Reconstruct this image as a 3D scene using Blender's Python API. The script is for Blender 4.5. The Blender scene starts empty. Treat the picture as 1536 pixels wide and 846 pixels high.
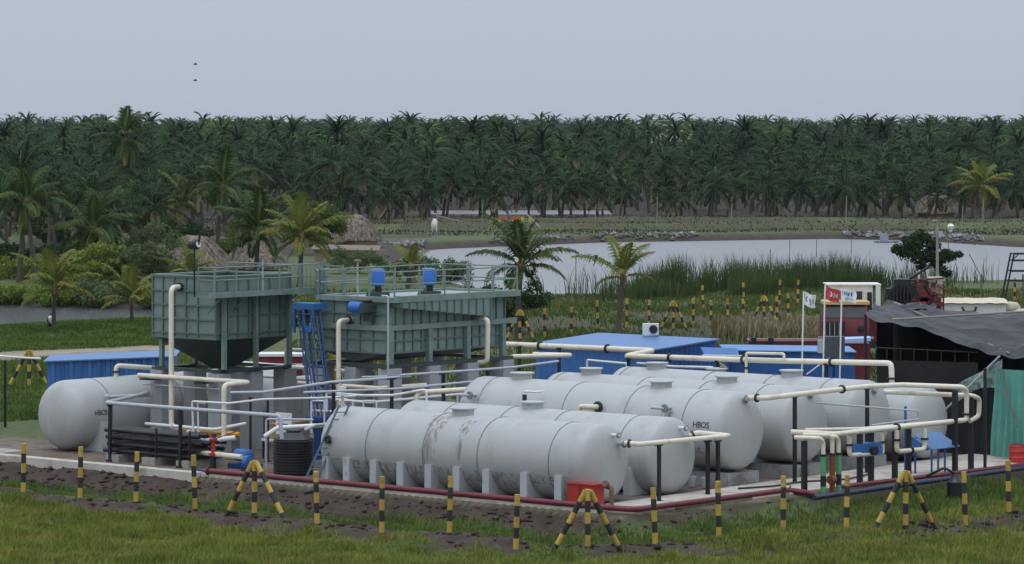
import bpy, bmesh, math, random
import numpy as np
from mathutils import Vector, Matrix, Euler

R_ = math.radians
PI = math.pi
sc = bpy.context.scene
col = sc.collection

# ------------------------------------------------------------------ camera, sky, sun, exposure
cam_d = bpy.data.cameras.new('camera')
cam = bpy.data.objects.new('camera', cam_d); col.objects.link(cam)
cam.location = (0, 0, 11.0)
cam.rotation_euler = (R_(90), 0, 0)
cam_d.sensor_width = 36.0
cam_d.lens = 36.0 * 5200 / 1536
cam_d.shift_y = -233.0 / 1536
cam_d.clip_start = 1.0
cam_d.clip_end = 20000
sc.camera = cam

SUN_EL, SUN_AZ = 72.0, -145.0          # elevation; azimuth measured from +Y towards +X, where the sun stands
w = bpy.data.worlds.new('World'); sc.world = w; w.use_nodes = True
nt = w.node_tree; nt.nodes.clear()
n_out = nt.nodes.new('ShaderNodeOutputWorld'); n_bg = nt.nodes.new('ShaderNodeBackground')
n_sky = nt.nodes.new('ShaderNodeTexSky'); n_sky.sky_type = 'NISHITA'; n_sky.sun_disc = False
n_sky.sun_elevation = R_(SUN_EL); n_sky.sun_rotation = R_(SUN_AZ)
n_sky.air_density = 1.0; n_sky.dust_density = 4.0; n_sky.ozone_density = 1.0
n_hs = nt.nodes.new('ShaderNodeHueSaturation'); n_hs.inputs['Saturation'].default_value = 0.35
n_mix = nt.nodes.new('ShaderNodeMix'); n_mix.data_type = 'RGBA'
n_mix.inputs[0].default_value = 0.86                       # closed cloud layer over the clear sky
# standard overcast sky: brighter towards the zenith, even all round
n_tc = nt.nodes.new('ShaderNodeTexCoord'); n_sep = nt.nodes.new('ShaderNodeSeparateXYZ'); n_mr = nt.nodes.new('ShaderNodeMapRange')
n_mr.inputs[1].default_value = 0.0; n_mr.inputs[2].default_value = 1.0; n_mr.inputs[3].default_value = 1.0; n_mr.inputs[4].default_value = 2.6
nt.links.new(n_tc.outputs['Generated'], n_sep.inputs[0]); nt.links.new(n_sep.outputs['Z'], n_mr.inputs[0])
n_cl = nt.nodes.new('ShaderNodeVectorMath'); n_cl.operation = 'SCALE'; n_cl.inputs[0].default_value = (6.45, 7.2, 8.45)
nt.links.new(n_mr.outputs[0], n_cl.inputs['Scale']); nt.links.new(n_cl.outputs[0], n_mix.inputs[7])
nt.links.new(n_sky.outputs[0], n_hs.inputs['Color'])
nt.links.new(n_hs.outputs[0], n_mix.inputs[6])
nt.links.new(n_mix.outputs[2], n_bg.inputs['Color'])
n_bg.inputs['Strength'].default_value = 0.08
nt.links.new(n_bg.outputs[0], n_out.inputs['Surface'])

sun_d = bpy.data.lights.new('sun', 'SUN'); sun_d.energy = 0.6; sun_d.angle = R_(40); sun_d.color = (1.0, 0.97, 0.92)
sun = bpy.data.objects.new('sun', sun_d); col.objects.link(sun)
dv = Vector((math.sin(R_(SUN_AZ)) * math.cos(R_(SUN_EL)), math.cos(R_(SUN_AZ)) * math.cos(R_(SUN_EL)), math.sin(R_(SUN_EL))))
sun.rotation_euler = dv.to_track_quat('Z', 'Y').to_euler()
sc.view_settings.view_transform = 'Standard'
sc.view_settings.look = 'None'
sc.view_settings.exposure = 0.0
sc.view_settings.gamma = 1.0
sc.cycles.max_bounces = 6
sc.cycles.transparent_max_bounces = 6
sc.cycles.volume_bounces = 0

# ------------------------------------------------------------------ survey frame of the tank yard
AA = R_(40.5)
OX, OY = -4.970, 107.524
CA, SA = math.cos(AA), math.sin(AA)
def C(s, t, z=0.0):                    # s along the tank axes (right and towards us), t across them (right and away)
    return Vector((OX + s * CA + t * SA, OY - s * SA + t * CA, z))
def C3(p): return C(p[0], p[1], p[2])
def to_st(x, y):
    dx, dy = x - OX, y - OY
    return dx * CA - dy * SA, dx * SA + dy * CA

# ------------------------------------------------------------------ materials
MATS = {}
def M(name, c, rough=0.6, var=0.18, scale=2.0, metal=0.0, c2=None, c2_amt=0.0, c2_scale=0.7, stretch=None, bump=0.0, rnd=0.0, transl=0.0, spec=0.5, bscale=None, attr=None):
    if name in MATS: return MATS[name]
    m = bpy.data.materials.new(name); m.use_nodes = True
    t = m.node_tree; b = t.nodes['Principled BSDF']; L = t.links
    b.inputs['Roughness'].default_value = rough; b.inputs['Metallic'].default_value = metal
    b.inputs['Specular IOR Level'].default_value = spec
    tc = t.nodes.new('ShaderNodeTexCoord')
    mp = t.nodes.new('ShaderNodeMapping'); L.new(tc.outputs['Object'], mp.inputs[0])
    if stretch: mp.inputs['Scale'].default_value = stretch
    n1 = t.nodes.new('ShaderNodeTexNoise'); n1.inputs['Scale'].default_value = scale; n1.inputs['Detail'].default_value = 5
    n1.inputs['Roughness'].default_value = 0.65
    L.new(mp.outputs[0], n1.inputs['Vector'])
    mr = t.nodes.new('ShaderNodeMapRange'); mr.inputs[1].default_value = 0.25; mr.inputs[2].default_value = 0.75
    mr.inputs[3].default_value = 1 - var; mr.inputs[4].default_value = 1 + var
    L.new(n1.outputs[0], mr.inputs[0])
    val = mr.outputs[0]
    if rnd:
        oi = t.nodes.new('ShaderNodeObjectInfo')
        mr2 = t.nodes.new('ShaderNodeMapRange'); mr2.inputs[3].default_value = 1 - rnd; mr2.inputs[4].default_value = 1 + rnd
        L.new(oi.outputs['Random'], mr2.inputs[0])
        mm = t.nodes.new('ShaderNodeMath'); mm.operation = 'MULTIPLY'; L.new(val, mm.inputs[0]); L.new(mr2.outputs[0], mm.inputs[1]); val = mm.outputs[0]
    if attr:
        an = t.nodes.new('ShaderNodeAttribute'); an.attribute_name = attr
        mm = t.nodes.new('ShaderNodeMath'); mm.operation = 'MULTIPLY'; L.new(val, mm.inputs[0]); L.new(an.outputs['Fac'], mm.inputs[1]); val = mm.outputs[0]
    base = t.nodes.new('ShaderNodeRGB'); base.outputs[0].default_value = (*c, 1)
    colr = base.outputs[0]
    if c2 is not None:
        n2 = t.nodes.new('ShaderNodeTexNoise'); n2.inputs['Scale'].default_value = c2_scale; n2.inputs['Detail'].default_value = 6
        n2.inputs['Roughness'].default_value = 0.7
        L.new(mp.outputs[0], n2.inputs['Vector'])
        r2 = t.nodes.new('ShaderNodeMapRange'); r2.inputs[1].default_value = 0.62 - c2_amt * 0.3; r2.inputs[2].default_value = 0.72 - c2_amt * 0.2
        L.new(n2.outputs[0], r2.inputs[0])
        mx = t.nodes.new('ShaderNodeMix'); mx.data_type = 'RGBA'; mx.inputs[7].default_value = (*c2, 1)
        L.new(r2.outputs[0], mx.inputs[0]); L.new(colr, mx.inputs[6]); colr = mx.outputs[2]
    vm = t.nodes.new('ShaderNodeVectorMath'); vm.operation = 'SCALE'
    L.new(colr, vm.inputs[0]); L.new(val, vm.inputs['Scale'])
    L.new(vm.outputs[0], b.inputs['Base Color'])
    if bump:
        bp = t.nodes.new('ShaderNodeBump'); bp.inputs['Strength'].default_value = 1.0; bp.inputs['Distance'].default_value = bump
        nb = n1
        if bscale:
            nb = t.nodes.new('ShaderNodeTexNoise'); nb.inputs['Scale'].default_value = bscale; nb.inputs['Detail'].default_value = 4
            L.new(mp.outputs[0], nb.inputs['Vector'])
        L.new(nb.outputs[0], bp.inputs['Height']); L.new(bp.outputs[0], b.inputs['Normal'])
    if transl:
        tr = t.nodes.new('ShaderNodeBsdfTranslucent'); ms = t.nodes.new('ShaderNodeMixShader'); ms.inputs[0].default_value = transl
        L.new(vm.outputs[0], tr.inputs['Color']); L.new(b.outputs[0], ms.inputs[1]); L.new(tr.outputs[0], ms.inputs[2])
        L.new(ms.outputs[0], t.nodes['Material Output'].inputs['Surface'])
    MATS[name] = m
    return m

tank_paint = M('tank_paint', (.41, .42, .412), .45, .05, .8, c2=(.355, .355, .34), c2_amt=.3, c2_scale=.7, stretch=(1, 1, .3), rnd=.03, bump=.008, bscale=.8)
tank_weld = M('tank_weld', (.20, .22, .225), .6, .2, 4)
rust = M('rust', (.16, .09, .05), .8, .35, 5)
green_paint = M('green_paint', (.185, .255, .225), .5, .10, 1.5, c2=(.14, .19, .17), c2_amt=.4, c2_scale=1.3)
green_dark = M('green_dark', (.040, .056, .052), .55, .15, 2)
col_paint = M('column_paint', (.36, .37, .385), .75, .1, 1.5, c2=(.27, .275, .28), c2_amt=.3, c2_scale=1.1, stretch=(1, 1, .4), rnd=.05)
saddle_paint = M('saddle_paint', (.44, .46, .465), .7, .1, 2, c2=(.27, .27, .26), c2_amt=.2, c2_scale=2, rnd=.05)
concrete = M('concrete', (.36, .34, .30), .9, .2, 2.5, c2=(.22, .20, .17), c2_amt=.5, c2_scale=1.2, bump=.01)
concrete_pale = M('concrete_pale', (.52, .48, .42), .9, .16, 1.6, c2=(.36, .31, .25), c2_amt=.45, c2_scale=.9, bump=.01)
slab_dark = M('stained_shaded_slab', (.13, .115, .10), .8, .3, 1.2, c2=(.06, .05, .042), c2_amt=.55, c2_scale=.6)  # mottled slab, darkened in colour for shade under the tanks and less bounce
plinth_m = M('plinth_concrete', (.29, .295, .29), .85, .16, 1.6, c2=(.15, .14, .125), c2_amt=.5, c2_scale=1.0)
cream = M('cream_pipe', (.74, .68, .54), .4, .06, 3, c2=(.60, .52, .38), c2_amt=.25, c2_scale=1.7, rnd=.04)
white_pipe = M('white_pipe', (.74, .74, .71), .4, .06, 3)
grey_pipe = M('grey_pipe', (.42, .45, .48), .45, .1, 3)
galv = M('galvanised', (.42, .46, .47), .45, .12, 4, metal=.3)
black_paint = M('black_paint', (.012, .013, .016), .5, .2, 3)
black_plastic = M('black_plastic', (.012, .013, .015), .38, .2, 2)
blue_paint = M('blue_paint', (.03, .125, .35), .5, .12, 2, c2=(.025, .09, .24), c2_amt=.3, c2_scale=1.5)
blue_bright = M('blue_bright', (.028, .14, .47), .35, .1, 3)
blue_dark = M('blue_dark', (.012, .045, .16), .5, .2, 3)
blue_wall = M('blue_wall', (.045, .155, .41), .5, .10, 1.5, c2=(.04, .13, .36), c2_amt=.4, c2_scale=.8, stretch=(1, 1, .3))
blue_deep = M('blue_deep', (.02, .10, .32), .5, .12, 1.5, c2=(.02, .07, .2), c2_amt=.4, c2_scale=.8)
blue_roof = M('blue_roof', (.08, .19, .41), .45, .1, .8, c2=(.10, .20, .36), c2_amt=.35, c2_scale=.5)
blue_pale = M('blue_pale', (.35, .52, .85), .5, .1, 2)
red_paint = M('red_paint', (.42, .03, .02), .45, .12, 2)
red_pipe = M('red_pipe', (.15, .022, .030), .45, .25, 1.5, c2=(.14, .03, .03), c2_amt=.3, c2_scale=1)
maroon = M('maroon', (.14, .014, .022), .4, .2, 2, c2=(.08, .02, .02), c2_amt=.3)
navy_pipe = M('navy_pipe', (.02, .025, .06), .4, .2, 2)
yellow_paint = M('yellow_paint', (.48, .325, .06), .65, .22, 6, c2=(.26, .17, .05), c2_amt=.35, c2_scale=6, rnd=.15)
yellow_orange = M('yellow_orange', (.66, .36, .04), .5, .12, 3)
green_valve = M('green_valve', (.10, .33, .13), .5, .1, 3)
brown_valve = M('brown_valve', (.20, .06, .015), .6, .2, 3)
white_paint = M('white_paint', (.74, .73, .69), .5, .07, 2, c2=(.55, .52, .46), c2_amt=.3, c2_scale=1.5)
glass_dark = M('window_glass', (.035, .045, .048), .35, .2, 2, spec=.25)
cab_yellow = M('cab_roof_yellow', (.62, .44, .16), .5, .15, 2)
tarp_black = M('tarp_black', (.013, .014, .0165), .5, .35, 1.2, bump=.16, bscale=1.5)
tarp_dark = M('tarp_dark', (.0045, .005, .006), .7, .3, 1.5, bump=.05, bscale=1.6)
cloth_green = M('cloth_green', (.10, .31, .255), .8, .14, 2)
cloth_pattern = M('cloth_pattern', (.24, .32, .30), .8, .14, 2, c2=(.06, .10, .095), c2_amt=.55, c2_scale=5)
flag_white = M('flag_white', (.78, .79, .80), .8, .05, 3, transl=.2)
flag_red = M('flag_red', (.50, .05, .05), .8, .08, 3, transl=.2)
flag_ink = M('flag_ink', (.05, .12, .20), .8, .05, 3)
flag_blue = M('flag_blue', (.03, .10, .36), .8, .05, 3)
ink = M('stencil_ink', (.03, .035, .04), .6, .2, 5)
thatch = M('thatch', (.24, .20, .155), .95, .45, 5, c2=(.09, .07, .055), c2_amt=.5, c2_scale=3, stretch=(1, 1, .3), bump=.05, bscale=9)
mudwall = M('mud_wall', (.30, .25, .15), .95, .25, 1.5)
pale_wall = M('pale_wall', (.42, .46, .36), .9, .08, 1)
wood = M('wood_grey', (.15, .125, .10), .9, .3, 5)
bark = M('palm_bark', (.085, .072, .06), .95, .3, 6, stretch=(1, 1, 4), rnd=.2)
husk = M('palm_husk', (.22, .15, .07), .95, .3, 6)
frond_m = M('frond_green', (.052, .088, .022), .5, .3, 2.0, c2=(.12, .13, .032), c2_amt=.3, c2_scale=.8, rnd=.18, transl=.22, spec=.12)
frond_lit = M('frond_lit_yellow_green', (.15, .185, .036), .5, .28, 2.0, c2=(.25, .20, .05), c2_amt=.45, c2_scale=.8, rnd=.15, transl=.25, spec=.12)  # yellow-green palms; their lit look is put into a brighter colour
frond_dead = M('frond_dead', (.26, .19, .07), .8, .3, 2.0)
grove_m = M('grove_frond', (.020, .044, .013), .7, .4, .6, c2=(.055, .086, .023), c2_amt=.35, c2_scale=.12, rnd=.38, transl=.12, spec=.12)
grove_mass = M('grove_mass_frond', (.019, .042, .013), .7, .4, .6, c2=(.055, .088, .023), c2_amt=.45, c2_scale=.09, transl=.12, spec=.12, attr='tint')
grove_dead = M('grove_dead_frond', (.12, .095, .045), .8, .3, 1)
grove_rib = M('grove_frond_rib', (.075, .09, .045), .6, .3, 1, rnd=.3)
rachis_m = M('frond_rib', (.15, .17, .06), .6, .2, 2)
leaf_dark = M('leaf_dark', (.030, .062, .018), .6, .35, 1.5, rnd=.1, transl=.2, spec=.12)
leaf_mid = M('leaf_mid', (.085, .13, .028), .6, .35, 1.5, c2=(.15, .17, .04), c2_amt=.4, c2_scale=1, transl=.25, spec=.12)
leaf_lush = M('leaf_lush', (.19, .26, .05), .6, .35, 1.5, c2=(.20, .22, .05), c2_amt=.4, c2_scale=1, transl=.3, spec=.12)
leaf_grey = M('leaf_grey_green', (.12, .16, .07), .65, .3, 1.5, transl=.25, spec=.12)
grass_m = M('grass_blades', (.172, .212, .038), .65, .35, .7, c2=(.24, .235, .055), c2_amt=.5, c2_scale=.45, transl=.25, spec=.12)
grass_dark = M('grass_dark_blades', (.105, .165, .034), .65, .3, .5, c2=(.16, .19, .05), c2_amt=.4, c2_scale=.35, transl=.25, spec=.12)
reed_m = M('reed_blades', (.062, .098, .030), .6, .35, .4, c2=(.10, .12, .048), c2_amt=.4, c2_scale=.3, transl=.2, spec=.12)
straw_m = M('straw_blades', (.24, .19, .10), .8, .3, .6, c2=(.15, .14, .06), c2_amt=.4, c2_scale=.5)
stone_m = M('rubble_stone', (.33, .33, .32), .95, .3, .8, c2=(.10, .10, .09), c2_amt=.9, c2_scale=.5)
bird_m = M('bird_black', (.015, .015, .017), .7, .1, 5)
cow_m = M('cow_white', (.62, .58, .50), .85, .1, 3)
skin_m = M('skin', (.16, .08, .05), .7, .1, 5)

# ------------------------------------------------------------------ mesh builder
def finish(name, me, mat, parent=None, smooth=True, angle=38):
    if mat is not None: me.materials.append(mat)
    if smooth and len(me.polygons):
        me.polygons.foreach_set('use_smooth', np.ones(len(me.polygons), dtype=bool))
        me.set_sharp_from_angle(angle=R_(angle))
    o = bpy.data.objects.new(name, me); col.objects.link(o)
    if parent is not None: o.parent = parent
    return o
def root_loc(o):
    v = Vector((0, 0, 0))
    while o is not None:
        v = v + o.location; o = o.parent
    return v

class MB:
    def __init__(self, f=None): self.v = []; self.fc = []; self.f = f
    def add(self, vs, fs):
        b = len(self.v)
        for p in vs:
            p = Vector(p); self.v.append(self.f(p) if self.f else p)
        for q in fs: self.fc.append(tuple(b + i for i in q))
        return self
    def box(self, lo, hi):
        x0, y0, z0 = lo; x1, y1, z1 = hi
        return self.add([(x0,y0,z0),(x1,y0,z0),(x1,y1,z0),(x0,y1,z0),(x0,y0,z1),(x1,y0,z1),(x1,y1,z1),(x0,y1,z1)],
                        [(3,2,1,0),(4,5,6,7),(0,1,5,4),(1,2,6,5),(2,3,7,6),(3,0,4,7)])
    def cbox(self, c, d): return self.box([c[i]-d[i]/2 for i in range(3)], [c[i]+d[i]/2 for i in range(3)])
    def hexa(self, p8): return self.add(p8, [(3,2,1,0),(4,5,6,7),(0,1,5,4),(1,2,6,5),(2,3,7,6),(3,0,4,7)])
    def bar(self, p0, p1, a, b=None, up=(0,0,1)):          # rectangular bar between two points
        b = a if b is None else b
        p0 = Vector(p0); p1 = Vector(p1); d = (p1-p0).normalized(); u = Vector(up)
        if abs(d.dot(u)) > .97: u = Vector((1,0,0))
        x = d.cross(u).normalized()*a/2; y = x.cross(d).normalized()*b/2
        return self.hexa([p0-x-y,p0+x-y,p0+x+y,p0-x+y,p1-x-y,p1+x-y,p1+x+y,p1-x+y][:8])
    def tube(self, pts, r, n=10, bend=0.0, caps=True, r2=None):
        P = [Vector(p) for p in pts]
        if bend > 0 and len(P) > 2:                        # round the elbows
            Q = [P[0]]
            for i in range(1, len(P)-1):
                a, b, c = P[i-1], P[i], P[i+1]
                d1 = (a-b); d2 = (c-b); k = min(bend, d1.length*.45, d2.length*.45)
                if d1.normalized().dot(d2.normalized()) < -.995: Q.append(b); continue
                s, e = b + d1.normalized()*k, b + d2.normalized()*k
                for j in range(5):
                    u = j/4; Q.append(s*(1-u)**2 + b*2*u*(1-u) + e*u*u)
            Q.append(P[-1]); P = Q
        m = len(P); vs = []; ref = None
        for i in range(m):
            d = (P[min(i+1,m-1)]-P[max(i-1,0)]).normalized()
            if ref is None:
                ref = Vector((0,0,1)) if abs(d.z) < .9 else Vector((1,0,0))
            x = d.cross(ref).normalized(); y = x.cross(d).normalized(); ref = y
            rr = r if r2 is None else r + (r2-r)*i/(m-1)
            if callable(r): rr = r(i/(m-1))
            for k in range(n):
                a = 2*PI*k/n; vs.append(P[i] + x*math.cos(a)*rr + y*math.sin(a)*rr)
        fs = [(i*n+k, i*n+(k+1)%n, (i+1)*n+(k+1)%n, (i+1)*n+k) for i in range(m-1) for k in range(n)]
        if caps: fs += [tuple(range(n))[::-1], tuple(range((m-1)*n, m*n))]
        return self.add(vs, fs)
    def cyl(self, p0, p1, r, n=12, r2=None): return self.tube([p0, p1], r, n, r2=r2)
    def lathe(self, p0, axis, prof, n=24):                 # prof: (distance along axis, radius)
        p0 = Vector(p0); d = Vector(axis).normalized(); ref = Vector((0,0,1)) if abs(d.z) < .9 else Vector((1,0,0))
        x = d.cross(ref).normalized(); y = x.cross(d).normalized(); vs = []
        for h, r in prof:
            for k in range(n):
                a = 2*PI*k/n; vs.append(p0 + d*h + x*math.cos(a)*r + y*math.sin(a)*r)
        m = len(prof)
        fs = [(i*n+k, i*n+(k+1)%n, (i+1)*n+(k+1)%n, (i+1)*n+k) for i in range(m-1) for k in range(n)]
        fs += [tuple(range(n))[::-1], tuple(range((m-1)*n, m*n))]
        return self.add(vs, fs)
    def build(self, name, mat, parent=None, angle=38, origin=None):
        off = root_loc(parent) if parent is not None else (Vector(origin) if origin is not None else Vector((0,0,0)))
        me = bpy.data.meshes.new(name)
        me.from_pydata([tuple(p-off) for p in self.v], [], self.fc); me.update()
        bm = bmesh.new(); bm.from_mesh(me); bmesh.ops.recalc_face_normals(bm, faces=bm.faces); bm.to_mesh(me); bm.free()
        o = finish(name, me, mat, parent, True, angle)
        if parent is None: o.location = off
        return o

ZUP = (0, 0, 1)
def CB(): return MB(C3)
def tag(o, label, cat, group=None, kind=None):
    if label: o['label'] = label
    if cat: o['category'] = cat
    if group: o['group'] = group
    if kind: o['kind'] = kind
    return o
def thing(name, loc, label, cat, group=None):
    o = bpy.data.objects.new(name, None); col.objects.link(o); o.location = loc
    o.empty_display_size = .3
    return tag(o, label, cat, group)
def structure(o): o['kind'] = 'structure'; return o
def copy_tree(o, parent=None):
    c = o.copy(); col.objects.link(c)
    if parent is not None: c.parent = parent
    for ch in list(o.children): copy_tree(ch, c)
    return c
def np_mesh(name, V, F, mat, parent=None, smooth=False):   # V (n,3), F (m,k)
    me = bpy.data.meshes.new(name)
    V = np.asarray(V, dtype=np.float32); F = np.asarray(F, dtype=np.int32)
    me.vertices.add(len(V)); me.vertices.foreach_set('co', V.ravel())
    k = F.shape[1]
    me.loops.add(F.size); me.loops.foreach_set('vertex_index', F.ravel())
    me.polygons.add(len(F)); me.polygons.foreach_set('loop_start', np.arange(0, F.size, k, dtype=np.int32))
    me.polygons.foreach_set('loop_total', np.full(len(F), k, dtype=np.int32))
    me.update(calc_edges=True); me.validate()
    if mat is not None: me.materials.append(mat)
    if smooth: me.polygons.foreach_set('use_smooth', np.ones(len(F), dtype=bool))
    if name is None: return me
    o = bpy.data.objects.new(name, me); col.objects.link(o)
    if parent is not None: o.parent = parent
    return o
ORD = ['first','second','third','fourth','fifth','sixth','seventh','eighth','ninth','tenth','eleventh','twelfth','thirteenth','fourteenth','fifteenth','sixteenth','seventeenth','eighteenth','nineteenth','twentieth']

# ------------------------------------------------------------------ ground, ponds, yard surfaces
rng = np.random.default_rng(7)
MAIN_POND = [(-11.5,300),(-10.8,326),(-7,333.5),(8.9,352),(22.7,358),(33.6,363),(43,356),(50,338),(75,334),(75,252),(45,251),(37,250.5),(29.3,249),(24.9,243),(10.4,232),(1.4,227),(-3.2,243),(-7.5,264)]
LEFT_POND = [(-60,226),(-36.3,226),(-34,227),(-29.3,224),(-23.1,220),(-18.5,217),(-17.4,203),(-21,200),(-25.5,194.5),(-29.1,192.2),(-31.2,191.5),(-60,190)]
FAR_POND = [(-70,293),(-45.8,294.6),(-42.9,290),(-39.1,287.5),(-38,279.4),(-40.9,277),(-43.2,278),(-70,278)]
GROVE_POND = [(-12,440),(14,440),(14,470),(-12,470)]
DITCH_W = -0.52
def poly_sd(x, y, poly):                                   # signed distance, inside negative
    x = np.asarray(x, float); y = np.asarray(y, float)
    d2 = np.full(x.shape, 1e18); ins = np.zeros(x.shape, bool); n = len(poly)
    for i in range(n):
        (ax, ay), (bx, by) = poly[i], poly[(i+1) % n]
        ex, ey = bx-ax, by-ay; wx, wy = x-ax, y-ay
        h = np.clip((wx*ex+wy*ey)/(ex*ex+ey*ey), 0, 1)
        d2 = np.minimum(d2, (wx-ex*h)**2+(wy-ey*h)**2)
        c = ((ay <= y) & (by > y)) | ((by <= y) & (ay > y))
        with np.errstate(divide='ignore', invalid='ignore'):
            xi = ax + (y-ay)*ex/np.where(ey == 0, 1e-9, ey)
        ins ^= c & (x < xi)
    return np.where(ins, -1, 1)*np.sqrt(d2)
def vnoise(x, y, sc_, seed=0):                              # cheap smooth value noise in numpy
    x = np.asarray(x, float)/sc_; y = np.asarray(y, float)/sc_
    xi = np.floor(x).astype(np.int64); yi = np.floor(y).astype(np.int64); fx = x-xi; fy = y-yi
    fx = fx*fx*(3-2*fx); fy = fy*fy*(3-2*fy)
    def h(i, j):
        n = (i*374761393 + j*668265263 + seed*1442695041) & 0x7fffffff
        n = ((n ^ (n >> 13))*1274126177) & 0x7fffffff
        return ((n ^ (n >> 16)) & 0xffff)/65535.0
    return (h(xi,yi)*(1-fx)+h(xi+1,yi)*fx)*(1-fy)+(h(xi,yi+1)*(1-fx)+h(xi+1,yi+1)*fx)*fy
def sstep(a, b, x):
    t = np.clip((x-a)/(b-a), 0, 1); return t*t*(3-2*t)
def edge_dist(x, y):                                        # distance outside the yard's front and right edges
    dx, dy = x-OX, y-OY; s = dx*CA-dy*SA; t = dx*SA+dy*CA
    wob = (vnoise(s, t, 2.3, 5)-.5)*.5
    right = s-(12.35+.055*t); front = -1.75-t
    e = np.where((right > 0) & (front > 0), np.hypot(np.maximum(right,0), np.maximum(front,0)), np.maximum(right, front))
    return e, wob, s, t
def height(x, y):
    x = np.asarray(x, float); y = np.asarray(y, float)
    e, wob, s, t = edge_dist(x, y)
    ew = e+wob*np.clip(e, 0, 1.5)/1.5
    n1 = vnoise(x, y, 1.1, 1)-.5; n2 = vnoise(x, y, .38, 2)-.5; n3 = vnoise(x, y, 6, 3)-.5
    xp = [-1e4, 0, .15, 1.3, 1.9, 3.0, 4.2, 5.2, 6.0, 7.0, 8.0, 10, 1e4]
    zp = [0, 0, -.10, -.50, -.62, -.62, -.40, -.24, -.13, -.16, -.30, -.30, -.30]
    z = np.interp(ew, xp, zp)
    rough = sstep(.1, .6, e)
    ridge = sstep(4.6, 5.6, e)*(1-sstep(7.4, 8.6, e)); bank = sstep(.1, .5, e)*(1-sstep(1.4, 2.2, e))
    z = z + rough*(n1*.10+n2*.05+n3*.12) + ridge*(n1*.16+n2*.16) + bank*(n1*.2+n2*.14)
    # country behind the yard
    back = sstep(128, 150, y)
    z = z*(1-back*0) + back*(n3*.22+n1*.06)
    z = z + .12*np.exp(-((y-187-(x+25)*.25)/5)**2)*sstep(-14, -18, x)        # grass bank in front of the left pond
    for py, hh in ((371, .7), (381, .5), (391, .8), (402, .6)):                # bunds beyond the pond
        yy = py+vnoise(x, x*0, 25, py)*6-3
        z = z + hh*np.exp(-((y-yy)/1.6)**2)*sstep(-30, -8, x)
    for py, hh in ((305, .5), (325, .6)):
        z = z + hh*np.exp(-((y-py-(x+30)*.1)/2)**2)*(1-sstep(-20, -12, x))
    z = z + sstep(600, 2000, y)*3.0
    for poly, dep in ((MAIN_POND, 1.7), (LEFT_POND, 1.4), (FAR_POND, 1.2), (GROVE_POND, 1.2)):
        sd = poly_sd(x, y, poly)
        z = np.where(sd < 4, z*sstep(-.5, 3, sd) + (-dep*(1-sstep(-5, 1.3, sd))), z)
    return z
def grid_axis(segs):
    a = []
    for lo, hi, st in segs: a += list(np.arange(lo, hi-1e-6, st))
    a.append(segs[-1][1]); return np.array(a)
ax = grid_axis([(-4000,-1000,500),(-1000,-300,100),(-300,-120,20),(-120,-50,4),(-50,-20,1.0),(-20,20,.22),(20,50,1.0),(50,120,4),(120,300,20),(300,1000,100),(1000,4000,500)])
ay = grid_axis([(-50,70,10),(70,84,1),(84,116,.2),(116,140,.6),(140,260,1.2),(260,420,1.2),(420,520,4),(520,1000,30),(1000,2600,200),(2600,5000,800)])
GX, GY = np.meshgrid(ax, ay)
GZ = height(GX, GY)
nx, ny = len(ax), len(ay)
idx = np.arange(nx*ny).reshape(ny, nx)
Fq = np.stack([idx[:-1,:-1], idx[:-1,1:], idx[1:,1:], idx[1:,:-1]], -1).reshape(-1, 4)
# what the ground is made of, per vertex: mud (also painted tree shade at left), sand, yard soil
E_, WOB, S_, T_ = edge_dist(GX, GY)
nz = vnoise(GX, GY, .8, 11); nz2 = vnoise(GX, GY, 3.0, 12)
mud = np.zeros_like(GX)
mud = np.maximum(mud, sstep(.0, .2, E_)*(1-sstep(1.4, 2.4, E_+(nz-.5)*1.2))*(S_ < 12.3))
mud = np.maximum(mud, .8*sstep(.0, .2, E_)*(1-sstep(.3, .8, E_+(nz-.5)*1.0)))
rid = sstep(4.9, 5.5, E_+(nz-.5)*.9)*(1-sstep(6.9, 7.8, E_+(nz-.5)*1.6))
rid_amt = np.interp(T_+S_*0, [-8, -7], [1, 1])
right_side = (S_ > 13.5) & (T_ > -5)
mud = np.maximum(mud, rid*np.where(right_side, .55*sstep(.35, .6, nz2), 1.0))
mud = np.maximum(mud, np.where(right_side, sstep(6.6, 7.4, E_+(nz-.5)*1.5)*(1-sstep(9.0, 10.2, E_+(nz-.5)*2))*sstep(-1.5, 2.5, T_), 0))
mud = np.maximum(mud, .55*((GY > 352) & (GX > -12))*sstep(.35, .6, vnoise(GX*.5, GY, 4.0, 21)))
mud = np.maximum(mud, sstep(.9, -.3, poly_sd(GX, GY, MAIN_POND))); mud = np.maximum(mud, sstep(.9, -.3, poly_sd(GX, GY, LEFT_POND)))
mud = np.maximum(mud, .95*sstep(385, 405, GY))
mud = np.maximum(mud, .8*sstep(285, 300, GY)*(GX < -8)*sstep(.3, .55, vnoise(GX, GY, 6.0, 23)))  # mud colour darkens this left ground in place of tree shade
mud = np.maximum(mud, .75*((GY > 174) & (GY < 206) & (GX > -4) & (GX < 22))*sstep(.42, .58, vnoise(GX, GY*.5, 3.0, 12)))
sand = np.zeros_like(GX)
tl = 166.3+(GX+24)*.95
sand = np.maximum(sand, (1-sstep(1.2, 2.4, np.abs(GY-tl)+(nz-.5)*1.2))*(GX < -14)*(GX > -60))
soil = ((E_ < .1) & (S_ > -24) & (T_ < 24))*1.0
soil = soil*np.where((S_ < -13)&(T_ > 3.5), .0, 1.0)*np.where(S_ < -17.5, .8, 1)
gm = bpy.data.materials.new('ground_mix'); gm.use_nodes = True
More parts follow.
